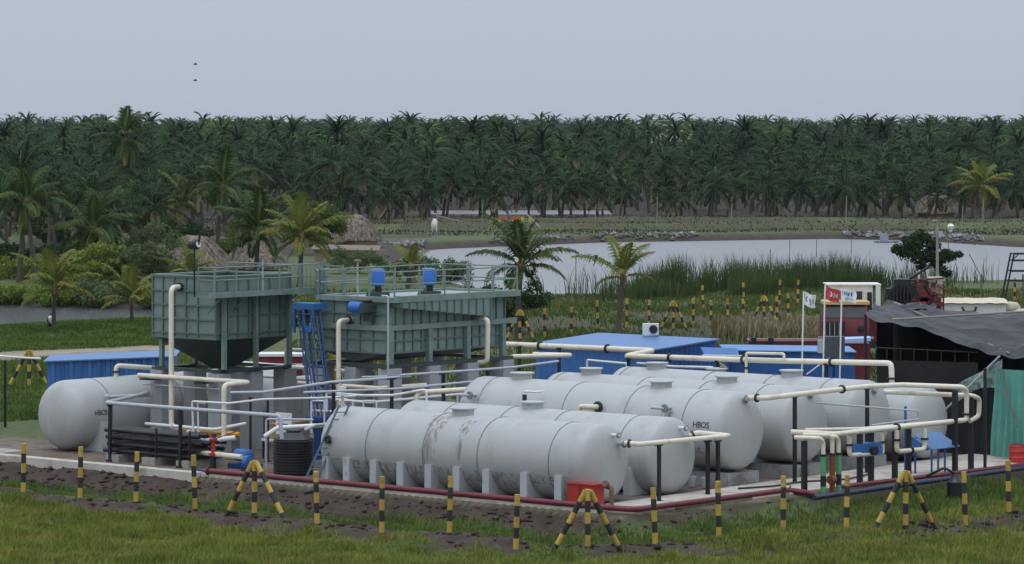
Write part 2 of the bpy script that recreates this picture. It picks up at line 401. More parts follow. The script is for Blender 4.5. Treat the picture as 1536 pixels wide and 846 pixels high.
def ground_material(m):
    t = m.node_tree; L = t.links; b = t.nodes['Principled BSDF']; b.inputs['Roughness'].default_value = .92
    tc = t.nodes.new('ShaderNodeTexCoord')
    def noise(scale, det=6, rough=.65):
        n = t.nodes.new('ShaderNodeTexNoise'); n.inputs['Scale'].default_value = scale; n.inputs['Detail'].default_value = det
        n.inputs['Roughness'].default_value = rough; L.new(tc.outputs['Object'], n.inputs['Vector']); return n.outputs[0]
    def ramp(v, a, b_):
        r = t.nodes.new('ShaderNodeMapRange'); r.inputs[1].default_value = a; r.inputs[2].default_value = b_; L.new(v, r.inputs[0]); return r.outputs[0]
    def mix(f, a, b_):
        x = t.nodes.new('ShaderNodeMix'); x.data_type = 'RGBA'; L.new(f, x.inputs[0])
        for s_, v in ((6, a), (7, b_)):
            if isinstance(v, tuple): x.inputs[s_].default_value = (*v, 1)
            else: L.new(v, x.inputs[s_])
        return x.outputs[2]
    def attr(n):
        a = t.nodes.new('ShaderNodeAttribute'); a.attribute_name = n; return a.outputs['Fac']
    g = mix(ramp(noise(.25), .35, .65), (.070, .10, .024), (.11, .125, .038))
    g = mix(ramp(noise(2.2), .4, .7), g, (.040, .060, .018))
    md = mix(ramp(noise(1.4), .35, .65), (.030, .0185, .012), (.062, .041, .027))
    md = mix(ramp(noise(7), .55, .7), md, (.018, .014, .011))
    sd = mix(ramp(noise(.8), .35, .65), (.34, .28, .21), (.24, .19, .13))
    so = mix(ramp(noise(.5), .35, .65), (.13, .085, .06), (.20, .16, .12))
    so = mix(ramp(noise(1.7), .5, .62), so, (.075, .065, .055))
    c = mix(attr('mud'), g, md); c = mix(attr('sand'), c, sd); c = mix(attr('soil'), c, so)
    L.new(c, b.inputs['Base Color'])
    bp = t.nodes.new('ShaderNodeBump'); bp.inputs['Strength'].default_value = 1; bp.inputs['Distance'].default_value = .05
    L.new(noise(5), bp.inputs['Height']); L.new(bp.outputs[0], b.inputs['Normal'])
ground_material(gm)
ground = np_mesh('ground', np.stack([GX, GY, GZ], -1).reshape(-1, 3), Fq, gm, smooth=True); structure(ground)
for nm, arr in (('mud', mud), ('sand', sand), ('soil', soil)):
    at = ground.data.attributes.new(nm, 'FLOAT', 'POINT'); at.data.foreach_set('value', arr.astype(np.float32).ravel())

wm = bpy.data.materials.new('pond_water'); wm.use_nodes = True
def water_material(m, c, rough, dist, scale):
    t = m.node_tree; L = t.links; b = t.nodes['Principled BSDF']
    b.inputs['Base Color'].default_value = (*c, 1); b.inputs['Roughness'].default_value = rough; b.inputs['IOR'].default_value = 1.33
    tc = t.nodes.new('ShaderNodeTexCoord'); mp = t.nodes.new('ShaderNodeMapping'); mp.inputs['Scale'].default_value = (1, 2.2, 1)
    L.new(tc.outputs['Object'], mp.inputs[0])
    n = t.nodes.new('ShaderNodeTexNoise'); n.inputs['Scale'].default_value = scale; n.inputs['Detail'].default_value = 4; L.new(mp.outputs[0], n.inputs['Vector'])
    bp = t.nodes.new('ShaderNodeBump'); bp.inputs['Distance'].default_value = dist; L.new(n.outputs[0], bp.inputs['Height']); L.new(bp.outputs[0], b.inputs['Normal'])
water_material(wm, (.20, .21, .21), .30, .12, .9)
wl_ = bpy.data.materials.new('dark_pond_water'); wl_.use_nodes = True
water_material(wl_, (.045, .055, .05), .10, .22, 1.3)
wd = bpy.data.materials.new('ditch_water'); wd.use_nodes = True
water_material(wd, (.03, .032, .028), .05, .006, 1.5)
def flat_poly(name, pts, z, mat):
    me = bpy.data.meshes.new(name); me.from_pydata([(x, y, z) for x, y in pts], [], [tuple(range(len(pts)))]); me.update()
    me.materials.append(mat); o = bpy.data.objects.new(name, me); col.objects.link(o); return structure(o)
def grow(poly, k):
    cx = sum(p[0] for p in poly)/len(poly); cy = sum(p[1] for p in poly)/len(poly)
    return [(x+k*(1 if x > cx else -1), y+k*(1 if y > cy else -1)) for x, y in poly]
flat_poly('pond_water', grow(MAIN_POND, 2), -.7, wm)
flat_poly('pond_water', grow(LEFT_POND, 2), -.5, wl_)
flat_poly('pond_water', grow(FAR_POND, 2), -.4, wm)
flat_poly('pond_water', grow(GROVE_POND, 1), -.35, wm)
dp = [C(-30, -3.2), C(-30, -5.4), C(15.8, -5.4), C(16.9, -4), C(18.6, 25), C(15.6, 25), C(13.8, -2.3), C(12.6, -3.4)]
flat_poly('ditch_water', [(p.x, p.y) for p in dp], -.53, wd)

# concrete path, kerbs and slabs inside the yard
b = MB(C3)
for i in range(14):
    t0 = -1.3+i*1.75; t1 = t0+1.735
    b.box((10.3-.02*t0, t0, -.2), (12.3+.055*t0, t1, .05+.004*(i % 3)))
structure(b.build('concrete_path', concrete_pale))
b = MB(C3); b.box((-24, -2.05, -.25), (-4.9, -1.62, .10)); b.box((-4.88, -1.75, -.25), (11.2, -1.55, .07))
structure(b.build('kerb', concrete_pale))
b = MB(C3); b.box((-24, -1.4, -.2), (-15.2, .2, .02)); structure(b.build('concrete_slab', concrete))
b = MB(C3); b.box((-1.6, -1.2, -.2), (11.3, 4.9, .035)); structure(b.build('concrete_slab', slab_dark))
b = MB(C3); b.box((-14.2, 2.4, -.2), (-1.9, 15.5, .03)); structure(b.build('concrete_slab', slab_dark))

# ------------------------------------------------------------------ lettering
def text_mesh(txt, size, mat, parent, place, name='lettering'):
    cu = bpy.data.curves.new(name, 'FONT'); cu.body = txt; cu.size = size; cu.resolution_u = 3; cu.offset = size*.012
    cu.align_x = 'CENTER'; cu.align_y = 'CENTER'; cu.space_character = .92
    tmp = bpy.data.objects.new(name, cu); col.objects.link(tmp)
    bpy.context.view_layer.update()
    me = bpy.data.meshes.new_from_object(tmp.evaluated_get(bpy.context.evaluated_depsgraph_get()))
    bpy.data.objects.remove(tmp); me.name = name
    off = root_loc(parent)
    for v in me.vertices: v.co = place(v.co.x, v.co.y) - off
    me.materials.clear(); me.materials.append(mat)
    o = bpy.data.objects.new(name, me); col.objects.link(o); o.parent = parent
    return o

# ------------------------------------------------------------------ horizontal storage tanks
def dome_profile(Lg, R, d, n=9):
    pr = []
    for i in range(n+1):
        a = PI/2*i/n; pr.append((d-d*math.cos(a), max(.02, R*math.sin(a))))
    pr2 = [(Lg-h, r) for h, r in reversed(pr)]
    k = 10
    mid = [(d+(Lg-2*d)*i/k, R) for i in range(1, k)]
    return pr+mid+pr2
def storage_tank(label, s0, s1, t, zc, R, rings, hatches, saddles, text_s=None, along='s', group='grey horizontal storage tanks', sad=None, dome=.45, plinth=None):
    ax_s = along == 's'
    def F(u, v, z): return C(u, t+v, z) if ax_s else C(t+v, u, z)    # u along axis, v across
    mid = (s0+s1)/2
    o = thing('storage_tank', F(mid, 0, 0), label, 'tank', group)
    d = F(1, 0, 0)-F(0, 0, 0)
    sh = MB().lathe(F(s0, 0, zc), d, dome_profile(s1-s0, R, dome), 40).build('shell', tank_paint, o, 30)
    for r in rings:
        MB().lathe(F(r-.014, 0, zc), d, [(0, R-.01), (0, R+.014), (.028, R+.014), (.028, R-.01)], 40).build('weld_band', tank_weld, o)
    for h in hatches:
        p = F(h, 0, zc+R*.93)
        m = MB().lathe(p, ZUP, [(0, .33), (.24, .33)], 20).build('manhole', tank_paint, o)
        MB().lathe(p+Vector((0, 0, .242)), ZUP, [(0, .40), (.035, .40)], 20).build('lid', saddle_paint, m)
    sh_ = sad or {}
    wd_, hw = sh_.get('w', .26), sh_.get('hw', 1.2); z0 = sh_.get('z0', 0.0)
    for u in saddles:
        b = MB()                                           # cradle cut to the shell
        pt = sh_.get('top', .87)+z0; hi_ = hw-.2
        cur = [(-hi_+2*hi_*i/8, zc-math.sqrt(max(0, (R+.004)**2-(-hi_+2*hi_*i/8)**2))) for i in range(9)]
        top = [(-hw, pt), (-hi_-.002, pt)]+[(v, min(zz, pt)) for v, zz in cur]+[(hi_+.002, pt), (hw, pt)]
        n = len(top)-1
        vs = []
        for du in (-wd_/2, wd_/2):
            vs += [F(u+du, v, z0) for v, _ in top]+[F(u+du, v, zz) for v, zz in top]
        m = n+1; fs = []
        for i in range(n):
            fs += [(i, i+1, m+i+1, m+i), (2*m+i, 3*m+i, 3*m+i+1, 2*m+i+1), (m+i, m+i+1, 3*m+i+1, 3*m+i), (i, 2*m+i, 2*m+i+1, i+1)]
        fs += [(0, m, 3*m, 2*m), (m-1, 3*m-1, 4*m-1, 2*m-1)]
        b.add(vs, fs); b.build('saddle', saddle_paint, o)
    if plinth:
        for (u0, u1, v0, v1, z1) in plinth:
            b = MB(); b.hexa([F(u0, v0, 0), F(u1, v0, 0), F(u1, v1, 0), F(u0, v1, 0), F(u0, v0, z1), F(u1, v0, z1), F(u1, v1, z1), F(u0, v1, z1)])
            b.build('plinth', plinth_m, o)
    if text_s is not None:
        us, zt, sz = text_s
        th0 = math.asin((zt-zc)/R)
        def pl(x, y):
            th = th0+y/R
            return F(us+x, -(R+.006)*math.cos(th), zc+(R+.006)*math.sin(th)) if ax_s else F(us+x, (R+.006)*math.cos(th), zc+(R+.006)*math.sin(th))
        text_mesh('HBOS', sz, ink, o, pl)
    return o
def nozzle(o, p, d, ln, r, mat=None, flange=True, parts=True):
    p = Vector(p); d = Vector(d).normalized()
    n = MB().cyl(p, p+d*ln, r, 12).build('nozzle', mat or tank_paint, o)
    if flange: MB().cyl(p+d*ln*.82, p+d*(ln*.82+.05), r*1.75, 14).build('flange', tank_weld, n)
    return n
R1, Z1 = 1.15, 1.18
RW = [1.64, 3.98, 6.15, 8.9]
SAD1 = [0, .88, 2.0, 3.1, 4.24, 5.36, 6.53, 8.0, 9.3]
T1 = storage_tank('grey horizontal tank nearest the camera, with a row of square saddles and a ladder', -.6, 10.4, 0, Z1, R1, RW, [4.6], SAD1)
T2 = storage_tank('second grey horizontal tank, half hidden just behind the nearest one', -.6, 10.4, 3.2, Z1, R1, RW, [4.65], SAD1)
RW3 = [.27, 3.8, 6.3, 8.6]
PL = [(-.3, 4.2, -.75, .75, .42), (5.2, 10.1, -.78, .78, .42)]
SD3 = dict(w=.3, hw=1.0, z0=.42, top=.75)
T3 = storage_tank('third grey tank from the front on concrete plinths, black letters near its rounded right end', -.85, 10.3, 6.75, 1.68, 1.2, RW3, [1.2, 6.9], [.8, 2.6, 6.0, 8.4], (9.35, 1.9, .26), sad=SD3, plinth=PL)
T4 = storage_tank('fourth grey tank from the front, no lettering, two manholes on top', -.4, 10.3, 10.15, 1.65, 1.2, RW3, [1.3, 6.9], [.8, 2.6, 6.0, 8.4], sad=SD3, plinth=PL)
T5 = storage_tank('fifth grey tank from the front, lettered, with a header pipe across its right end', -.4, 10.3, 13.65, 1.65, 1.2, RW3, [1.3, 6.9], [.8, 2.6, 6.0, 8.4], (8.9, 1.72, .24), sad=SD3, plinth=PL)
T6 = storage_tank('rearmost grey tank, lowest of the row, right end beside the black tarpaulin shelter', -.4, 10.3, 17.0, 1.28, 1.2, RW3, [1.3], [.8, 2.6, 6.0, 8.4], (8.6, 1.35, .24), sad=dict(w=.3, hw=1.15, z0=0, top=.8))
T0 = storage_tank('grey tank at far left with a big domed end beside the black pipe rack', .4, 11.4, -14.3, 1.22, 1.18, [2.15, 5.5, 8.8], [], [1.75, 4.2, 7, 9.8], (1.62, 1.32, .25), along='t', sad=dict(w=.32, hw=1.2, z0=0, top=1.0), dome=.72)
# stain streaks on the nearest tank (run-off from its manhole)
def shell_patch(o, t, zc, R, s0, s1, a0, a1, mat, name, seed):
    rr = random.Random(seed); n = 14; b = MB(); m = 7; vs = []
    for i in range(n+1):
        a = R_(a0+(a1-a0)*i/n); wv = (1-.55*(i/n))*(.8+.4*rr.random())
        for j in range(m+1):
            s = (s0+s1)/2+(s1-s0)*(j/m-.5)*wv
            vs.append(C(s, t-(R+.0035)*math.sin(a), zc+(R+.0035)*math.cos(a)))
    b.add(vs, [(i*(m+1)+j, i*(m+1)+j+1, (i+1)*(m+1)+j+1, (i+1)*(m+1)+j) for i in range(n) for j in range(m)])
    return b.build(name, mat, o)
stm = bpy.data.materials.new('run_off_stain'); stm.use_nodes = True
def stain_material(m):
    t = m.node_tree; L = t.links; b = t.nodes['Principled BSDF']; b.inputs['Base Color'].default_value = (.30, .25, .19, 1); b.inputs['Roughness'].default_value = .8
    tc = t.nodes.new('ShaderNodeTexCoord'); mp = t.nodes.new('ShaderNodeMapping'); mp.inputs['Scale'].default_value = (3.5, 3.5, .35); L.new(tc.outputs['Object'], mp.inputs[0])
    n = t.nodes.new('ShaderNodeTexNoise'); n.inputs['Scale'].default_value = 2.5; n.inputs['Detail'].default_value = 5; L.new(mp.outputs[0], n.inputs['Vector'])
    r = t.nodes.new('ShaderNodeMapRange'); r.inputs[1].default_value = .45; r.inputs[2].default_value = .75; r.inputs[3].default_value = 0; r.inputs[4].default_value = .75; L.new(n.outputs[0], r.inputs[0])
    L.new(r.outputs[0], b.inputs['Alpha'])
stain_material(stm)
shell_patch(T1, 0, Z1, R1, 3.75, 4.6, 18, 112, stm, 'stain', 3)
shell_patch(T1, 0, Z1, R1, 5.2, 5.6, 25, 95, stm, 'stain', 5)
shell_patch(T3, 6.75, 1.68, 1.2, 7.7, 8.3, 62, 135, stm, 'stain', 7)
shell_patch(T1, 0, Z1, R1, -.05, 9.9, 108, 140, stm, 'splash_dirt', 9)
shell_patch(T3, 6.75, 1.68, 1.2, 4.2, 9.6, 112, 142, stm, 'splash_dirt', 10)

# end nozzles and side fittings
AXS = C(1, 0)-C(0, 0); AXT = C(0, 1)-C(0, 0)
for T_ob, t in ((T1, 0), (T2, 3.2)):
    nozzle(T_ob, C(10.2, t+.15, 2.02), AXS, .32, .05, white_pipe)
    nozzle(T_ob, C(10.25, t+.32, 1.76), AXS, .35, .06)
for T_ob, t, z in ((T3, 6.75, 2.72), (T4, 10.15, 2.66), (T5, 13.65, 2.6)):
    nozzle(T_ob, C(9.75, t-.05, z-.05), AXS, .55, .07)
nozzle(T1, C(9.6, -.72, .45), -AXT, .35, .06, rust)
# side valves of the third tank
for (s, z, bent) in ((.1, 2.35, True), (8.05, 2.35, False)):
    n = MB().tube([C(s, 6.75-1.0, z), C(s, 6.75-1.32, z), C(s-.5, 6.75-1.32, z)] + ([C(s-.5, 6.75-1.32, z-.6)] if bent else []), .05, 10, .1).build('valve_pipe', grey_pipe, T3)
    MB().cyl(C(s, 5.47, z), C(s, 5.41, z), .13, 14).build('flange', tank_weld, n)
n = MB().tube([C(5.3, 5.75, 2.25), C(5.3, 5.35, 2.25), C(4.75, 5.35, 2.25), C(4.75, 5.35, 1.4)], .085, 10, .12).build('elbow_pipe', cream, T3)
MB().cyl(C(5.3, 5.62, 2.25), C(5.3, 5.54, 2.25), .17, 14).build('flange', black_paint, n)
n = MB().tube([C(2.9, 5.75, 2.6), C(2.9, 5.4, 2.6), C(2.45, 5.4, 2.6), C(2.45, 5.4, 2.5)], .035, 8, .06).build('gauge_pipe', white_pipe, T3)
gb = MB(C3); gb.box((2.39, 5.36, 1.98), (2.51, 5.44, 2.5)); gb.build('level_gauge', black_paint, T3)

# ladder leaning on the nearest tank
lad = thing('ladder', C(-.4, -1.3), 'slim blue-grey steel ladder leaning on the left end of the nearest tank', 'ladder')
pb, pt = C(-.25, -1.62, .04), C(.30, -.66, 2.42)
sd = Vector((.20, .02, 0))
for k in (-1, 1): MB().bar(pb+sd*k*.95, pt+sd*k*.75, .035, .06).build('rail', M('ladder_paint', (.10, .17, .23), .5), lad)
for i in range(1, 11):
    u = i/11; p = pb.lerp(pt, u); q = sd*(.95-.2*u)
    MB().cyl(p-q, p+q, .018, 8).build('rung', MATS['ladder_paint'], lad)
tag(MB().tube([C(.02, -1.2, 1.45), C(.2, -1.22, 1.5), C(.22, -1.22, 1.32), C(.04, -1.22, 1.3), C(.02, -1.2, 1.45)], .045, 8, .05).build('hose_coil', black_plastic), 'small black hose coil hung on the ladder of the nearest tank', 'hose')

# ------------------------------------------------------------------ striped fence posts and braced corner posts
def striped_bar(parent, p0, p1, r, h_total=None, first_black=True, n=5):
    p0 = Vector(p0); p1 = Vector(p1)
    for i in range(n):
        a, b_ = p0.lerp(p1, i/n), p0.lerp(p1, (i+1)/n)
        blk = (i % 2 == 0) == first_black
        MB().cyl(a, b_, r, 10).build('black_band' if blk else 'yellow_band', black_band if blk else yellow_paint, parent)
black_band = M('post_black', (.022, .022, .024), .7, .3, 6, c2=(.08, .075, .065), c2_amt=.2, c2_scale=7)
post0 = thing('fence_post', (0, 0, 0), 'x', 'post', 'striped front fence posts')
striped_bar(post0, (0, 0, -.25), (0, 0, 1.58), .075, n=6, first_black=True)
front_posts = [(-14.8,105.0),(-13.0,104.3),(-11.2,103.2),(-9.2,100.7),(-5.5,97.8),(-3.6,95.8),(-1.7,94.3),(.1,92.3),(3.8,91.9),(5.6,93.8),(7.4,94.6),(9.2,95.4),(12.8,97.8),(14.3,99.8)]
rr = random.Random(4)
def gz(x, y): return float(height(np.array([x]), np.array([y]))[0])
for i, (x, y) in enumerate(front_posts):
    o = post0 if i == 0 else copy_tree(post0)
    o.location = (x, y, gz(x, y)); o.rotation_euler = (rr.uniform(-.035, .035), rr.uniform(-.045, .045), rr.uniform(0, 6))
    sc_ = 1+rr.uniform(-.05, .03); o.scale = (1, 1, sc_)
    o['label'] = 'yellow and black striped post, %s from left of the single posts in the front fence' % ORD[i]
def braced_post(x, y, label, group, dirs, H=1.6, scale=1.0):
    z = gz(x, y)
    o = thing('braced_post', (x, y, z), label, 'post', group)
    striped_bar(o, Vector((x, y, z-.2)), Vector((x, y, z+H)), .08*scale, n=6)
    for dx, dy in dirs:
        zz = gz(x+dx, y+dy)
        p0 = Vector((x+dx, y+dy, zz-.1)); p1 = Vector((x+dx*.06, y+dy*.06, z+H-.05))
        for k in range(6):
            MB().cyl(p0.lerp(p1, k/6), p0.lerp(p1, (k+1)/6), .075*scale, 10).build('brace_black_band' if k % 2 == 0 else 'brace_yellow_band', black_band if k % 2 == 0 else yellow_paint, o)
    return o
G_BR = 'striped braced posts of the front fence'
braced_post(-7.4, 99.6, 'striped braced post with two slanting struts in front of the black water tank', G_BR, [(-.87, .25), (.98, -.75)])
braced_post(2.0, 91.5, 'striped braced post with two slanting struts at the front corner of the fence', G_BR, [(-.95, .15), (.95, .35)])
braced_post(10.9, 96.0, 'striped braced post with two slanting struts in front of the valve manifold', G_BR, [(-.92, -.25), (.93, .7)])
braced_post(-20.2, 145.0, 'striped braced post behind the domed tank, left of the blue container', 'striped braced posts at the back', [(-.95, .1), (.8, .3)])
braced_post(.4, 176.5, 'striped braced post at the foot of the palm behind the long green tank', 'striped braced posts at the back', [(-.75, .2), (.8, -.1)])
braced_post(8.7, 187.0, 'striped braced post among the rear posts, in front of the reeds', 'striped braced posts at the back', [(-.75, .1), (.8, .1)])
braced_post(14.1, 194.0, 'striped braced post farthest along the rear fence, near the flags', 'striped braced posts at the back', [(-.75, .1), (.8, -.2)])
rear_posts = [(1.7,179.3),(3.1,181.6),(4.6,185.1),(6.2,187.5),(7.5,190.0),(10.0,191.3),(11.0,191.9),(12.0,192.6),(12.9,193.2),(14.9,194.9),(15.9,199.3),(11.6,210),(14.2,212),(16.5,214),(17.8,216)]
for i, (x, y) in enumerate(rear_posts):
    o = copy_tree(post0); o['group'] = 'striped rear fence posts'
    o.location = (x, y, gz(x, y)); o.scale = (1, 1, 1+rr.uniform(-.08, .05)); o.rotation_euler = (rr.uniform(-.03, .03), rr.uniform(-.04, .04), rr.uniform(0, 6))
    o['label'] = 'far yellow and black striped post, %s from left before the reeds' % ORD[i]
o = copy_tree(post0); o.location = (31.6, 218, gz(31.6, 218)); o['label'] = 'lone striped post behind the open black steel frame at right'; o['group'] = 'striped rear fence posts'

# ------------------------------------------------------------------ green panelled settling tanks on columns
def panel_wall(parent, fn, us, zs, nrm, mat=green_paint, rib=.055):
    # fn(u, z, d): point on the wall plane at u along it, height z, d proud of it
    for i in range(len(us)-1):
        for j in range(len(zs)-1):
            b = MB(); u0, u1, z0, z1 = us[i]+.02, us[i+1]-.02, zs[j]+.02, zs[j+1]-.02
            b.hexa([fn(u0, z0, -.03), fn(u1, z0, -.03), fn(u1, z0, 0), fn(u0, z0, 0), fn(u0, z1, -.03), fn(u1, z1, -.03), fn(u1, z1, 0), fn(u0, z1, 0)])
            b.build('panel', mat, parent)
    for u in us:
        b = MB(); h = rib/2
        b.hexa([fn(u-h, zs[0], -.035), fn(u+h, zs[0], -.035), fn(u+h, zs[0], .055), fn(u-h, zs[0], .055), fn(u-h, zs[-1], -.035), fn(u+h, zs[-1], -.035), fn(u+h, zs[-1], .055), fn(u-h, zs[-1], .055)])
        b.build('vertical_rib', green_rib, parent)
    for z in zs:
        b = MB(); h = rib/2
        b.hexa([fn(us[0]-.03, z-h, -.033), fn(us[-1]+.03, z-h, -.033), fn(us[-1]+.03, z-h, .06), fn(us[0]-.03, z-h, .06), fn(us[0]-.03, z+h, -.033), fn(us[-1]+.03, z+h, -.033), fn(us[-1]+.03, z+h, .06), fn(us[0]-.03, z+h, .06)])
        b.build('horizontal_rib', green_rib, parent)
green_rib = M('green_rib', (.12, .165, .148), .55, .12, 2)
def railing(parent, pts, z0, heights, every=1.1, r=.022, mat=None):
    mat = mat or green_paint
    P = [Vector((p[0], p[1], 0)) for p in pts]
    for h in heights: MB(C3).tube([(p.x, p.y, z0+h) for p in P], r, 8).build('handrail', mat, parent)
    for i in range(len(P)-1):
        n = max(1, round((P[i+1]-P[i]).length/every))
        for k in range(n+(i == len(P)-2)):
            q = P[i].lerp(P[i+1], k/n)
            MB(C3).bar((q.x, q.y, z0-.05), (q.x, q.y, z0+heights[-1]+.01), .045).build('rail_post', mat, parent)
def column(s, t, top, label, w=.56):
    o = CB().box((s-w/2, t-w/2, -.05), (s+w/2, t+w/2, top)).build('concrete_column', col_paint, origin=C(s, t, 0))
    return tag(o, label, 'column', 'grey concrete columns under the green tanks')

g1 = thing('settling_tank', C(-11.3, 5.5, 2.7), 'tall green panelled steel tank with a pointed hopper, at left on grey columns', 'tank', 'green settling tanks')
S0, S1, T0_, T1_ = -12.87, -9.8, 3.8, 7.35
us = [S0, S0+.5, S0+1.05, S0+1.62, S0+2.2, S1]
zs = [3.83, 4.0, 4.47, 4.95, 5.43, 5.9]
panel_wall(g1, lambda u, z, d: C(u, T0_-d, z), us, zs, None)
ts = [T0_+(T1_-T0_)*i/7 for i in range(8)]
panel_wall(g1, lambda u, z, d: C(S1+d, u, z), ts, [3.83, 4.0, 4.6, 5.25, 5.9], None)
panel_wall(g1, lambda u, z, d: C(u, T1_+d, z), [S0, (S0+S1)/2, S1], [3.83, 5.0, 5.9], None)
panel_wall(g1, lambda u, z, d: C(S0-d, u, z), [T0_, (T0_+T1_)/2, T1_], [3.83, 5.0, 5.9], None)
b = CB(); b.box((S0-.06, T0_-.06, 5.9), (S1+.06, T0_+.12, 5.96)); b.box((S0-.06, T1_-.12, 5.9), (S1+.06, T1_+.06, 5.96)); b.box((S0-.06, T0_+.13, 5.9), (S0+.12, T1_-.13, 5.96)); b.box((S1-.12, T0_+.13, 5.9), (S1+.06, T1_-.13, 5.96))
b.build('rim', green_paint, g1)
CB().box((S0+.05, T0_+.05, 5.5), (S1-.05, T1_-.05, 5.55)).build('water_surface', wd, g1)
cs, ct = -11.3, 5.55
hop = CB().add([(S0, T0_, 3.8), (S1, T0_, 3.8), (S1, T1_, 3.8), (S0, T1_, 3.8), (cs-.25, ct-.25, 2.72), (cs+.25, ct-.25, 2.72), (cs+.25, ct+.25, 2.72), (cs-.25, ct+.25, 2.72)], [(0,1,5,4),(1,2,6,5),(2,3,7,6),(3,0,4,7),(0,3,2,1),(4,5,6,7)]).build('hopper', green_dark, g1)
CB().cyl((cs, ct, 2.72), (cs, ct, 2.35), .12, 12).build('outlet', green_dark, hop)
for (s, t) in [(-12.6, 3.95), (-9.85, 4.0), (-9.85, 5.52), (-9.85, 7.15), (-12.6, 5.52), (-12.6, 7.15)]:
    if s > -10: s = -9.64
    CB().box((s-.07, t-.07, 2.82), (s+.07, t+.07, 5.27 if s > -10 else 3.80)).build('leg', green_paint, g1)
    CB().box((s-.16, t-.16, 2.797), (s+.16, t+.16, 2.82)).build('base_plate', green_dark, g1)
b = CB(); z0, z1 = 2.70, 2.795
b.box((-12.9, 3.75, z0), (-9.6, 3.97, z1)); b.box((-12.9, 7.0, z0), (-9.6, 7.22, z1)); b.box((-12.75, 3.98, z0), (-12.5, 6.99, z1)); b.box((-9.98, 3.98, z0), (-9.5, 6.99, z1)); b.box((-12.49, 5.4, z0), (-9.99, 5.62, z1))
b.build('base_frame', green_dark, g1)
# walkway on the right-hand face with toe boards and handrail
wk = CB().box((-9.74, 2.9, 5.40), (-9.0, 8.1, 5.44)).build('walkway', green_dark, g1)
CB().box((-9.0, 2.9, 5.28), (-8.95, 8.1, 5.47)).build('toe_board', green_paint, wk)
CB().box((-9.74, 2.85, 5.28), (-8.95, 2.9, 5.47)).build('toe_board', green_paint, wk)
for t in (3.3, 4.5, 5.7, 6.9): CB().bar((-9.72, t, 4.75), (-9.02, t, 5.3), .05).build('bracket', green_paint, g1)
railing(g1, [(-9.74, 2.9), (-8.98, 2.9), (-8.98, 8.05)], 5.44, [.43, .85], 1.05)
railing(g1, [(-12.8, 7.3), (-9.8, 7.3)], 5.95, [.3], 1.2)
for k in range(8):
    CB().bar((-8.98+.02*k, 6.75+.17*k, 5.45), (-8.98+.02*k, 6.75+.17*k, 6.28), .03).build('gate_bar', green_paint, g1)
CB().bar((-8.98, 8.2, 2.6), (-8.98, 8.2, 6.4), .12).build('corner_post', green_paint, g1)
CB().bar((-8.1, 8.2, 4.9), (-8.1, 8.2, 6.25), .06).build('corner_post', green_paint, g1)
for z in (5.85, 6.2): CB().cyl((-8.98, 8.2, z), (-8.1, 8.2, z), .02, 8).build('handrail', green_paint, g1)
cl = ['grey concrete column at the left corner of the hopper tank, nearest the domed tank', 'grey concrete column at the front corner of the hopper tank, behind the pipe rack', 'grey concrete column second along the right side of the hopper tank', 'grey concrete column at the right end of the hopper tank, next to the blue ladder', 'grey concrete column behind the hopper tank, between its left and front corners', 'grey concrete column at the rear of the hopper tank, mostly hidden']
for (s, t), l in zip([(-12.6, 3.95), (-9.85, 4.0), (-9.85, 5.52), (-9.85, 7.15), (-12.6, 5.52), (-12.6, 7.15)], cl): column(s, t, 2.68, l)

g2 = thing('settling_tank', C(-6, 9.5, 2.5), 'long green steel tank with blue motors on top and a sloping side channel', 'tank', 'green settling tanks')
A0, A1, B0, B1 = -7.5, -4.5, 6.5, 12.5
us = [A0+(A1-A0)*i/5 for i in range(6)]
panel_wall(g2, lambda u, z, d: C(u, B0-d, z), us, [3.45, 3.9, 4.3, 4.75, 5.15], None)
ts = [B0+(B1-B0)*i/14 for i in range(15)]
panel_wall(g2, lambda u, z, d: C(A1+d, u, z), ts, [3.45, 3.85, 4.3, 5.15], None)
panel_wall(g2, lambda u, z, d: C(u, B1+d, z), [A0, (A0+A1)/2, A1], [3.45, 5.15], None)
panel_wall(g2, lambda u, z, d: C(A0-d, u, z), [B0, 8.5, 10.5, B1], [3.45, 5.15], None)
b = CB()                                                    # trough bottom
b.add([(A0, B0, 3.44), (A1, B0, 3.44), (-6, B0, 3.12), (A0, B1, 3.44), (A1, B1, 3.44), (-6, B1, 3.14)], [(0, 1, 2), (3, 5, 4), (0, 2, 5, 3), (2, 1, 4, 5), (0, 3, 4, 1)])
b.build('trough', green_dark, g2)
for (lo, hi) in (((A0-.12, B0-.14, 4.20), (A1+.14, B0-.062, 4.38)), ((A1+.062, B0-.06, 4.20), (A1+.16, B1+.5, 4.38))):
    CB().box(lo, hi).build('band_beam', green_paint, g2)
for (lo, hi) in (((A0-.1, B0-.16, 5.15), (A1+.5, B0+.1, 5.32)), ((A1+.25, B0+.11, 5.15), (A1+.5, B1+.3, 5.36)), ((A0-.1, B0+.11, 5.15), (A0+.12, B1+.3, 5.32)), ((A0+.13, B1+.05, 5.15), (A1+.24, B1+.3, 5.34))):
    CB().box(lo, hi).build('top_beam', green_paint, g2)
CB().box((A0+.14, B0+.12, 5.2), (A1+.23, B1+.04, 5.26)).build('deck', M('deck_grey', (.30, .34, .35), .5, .15, 1.5), g2)
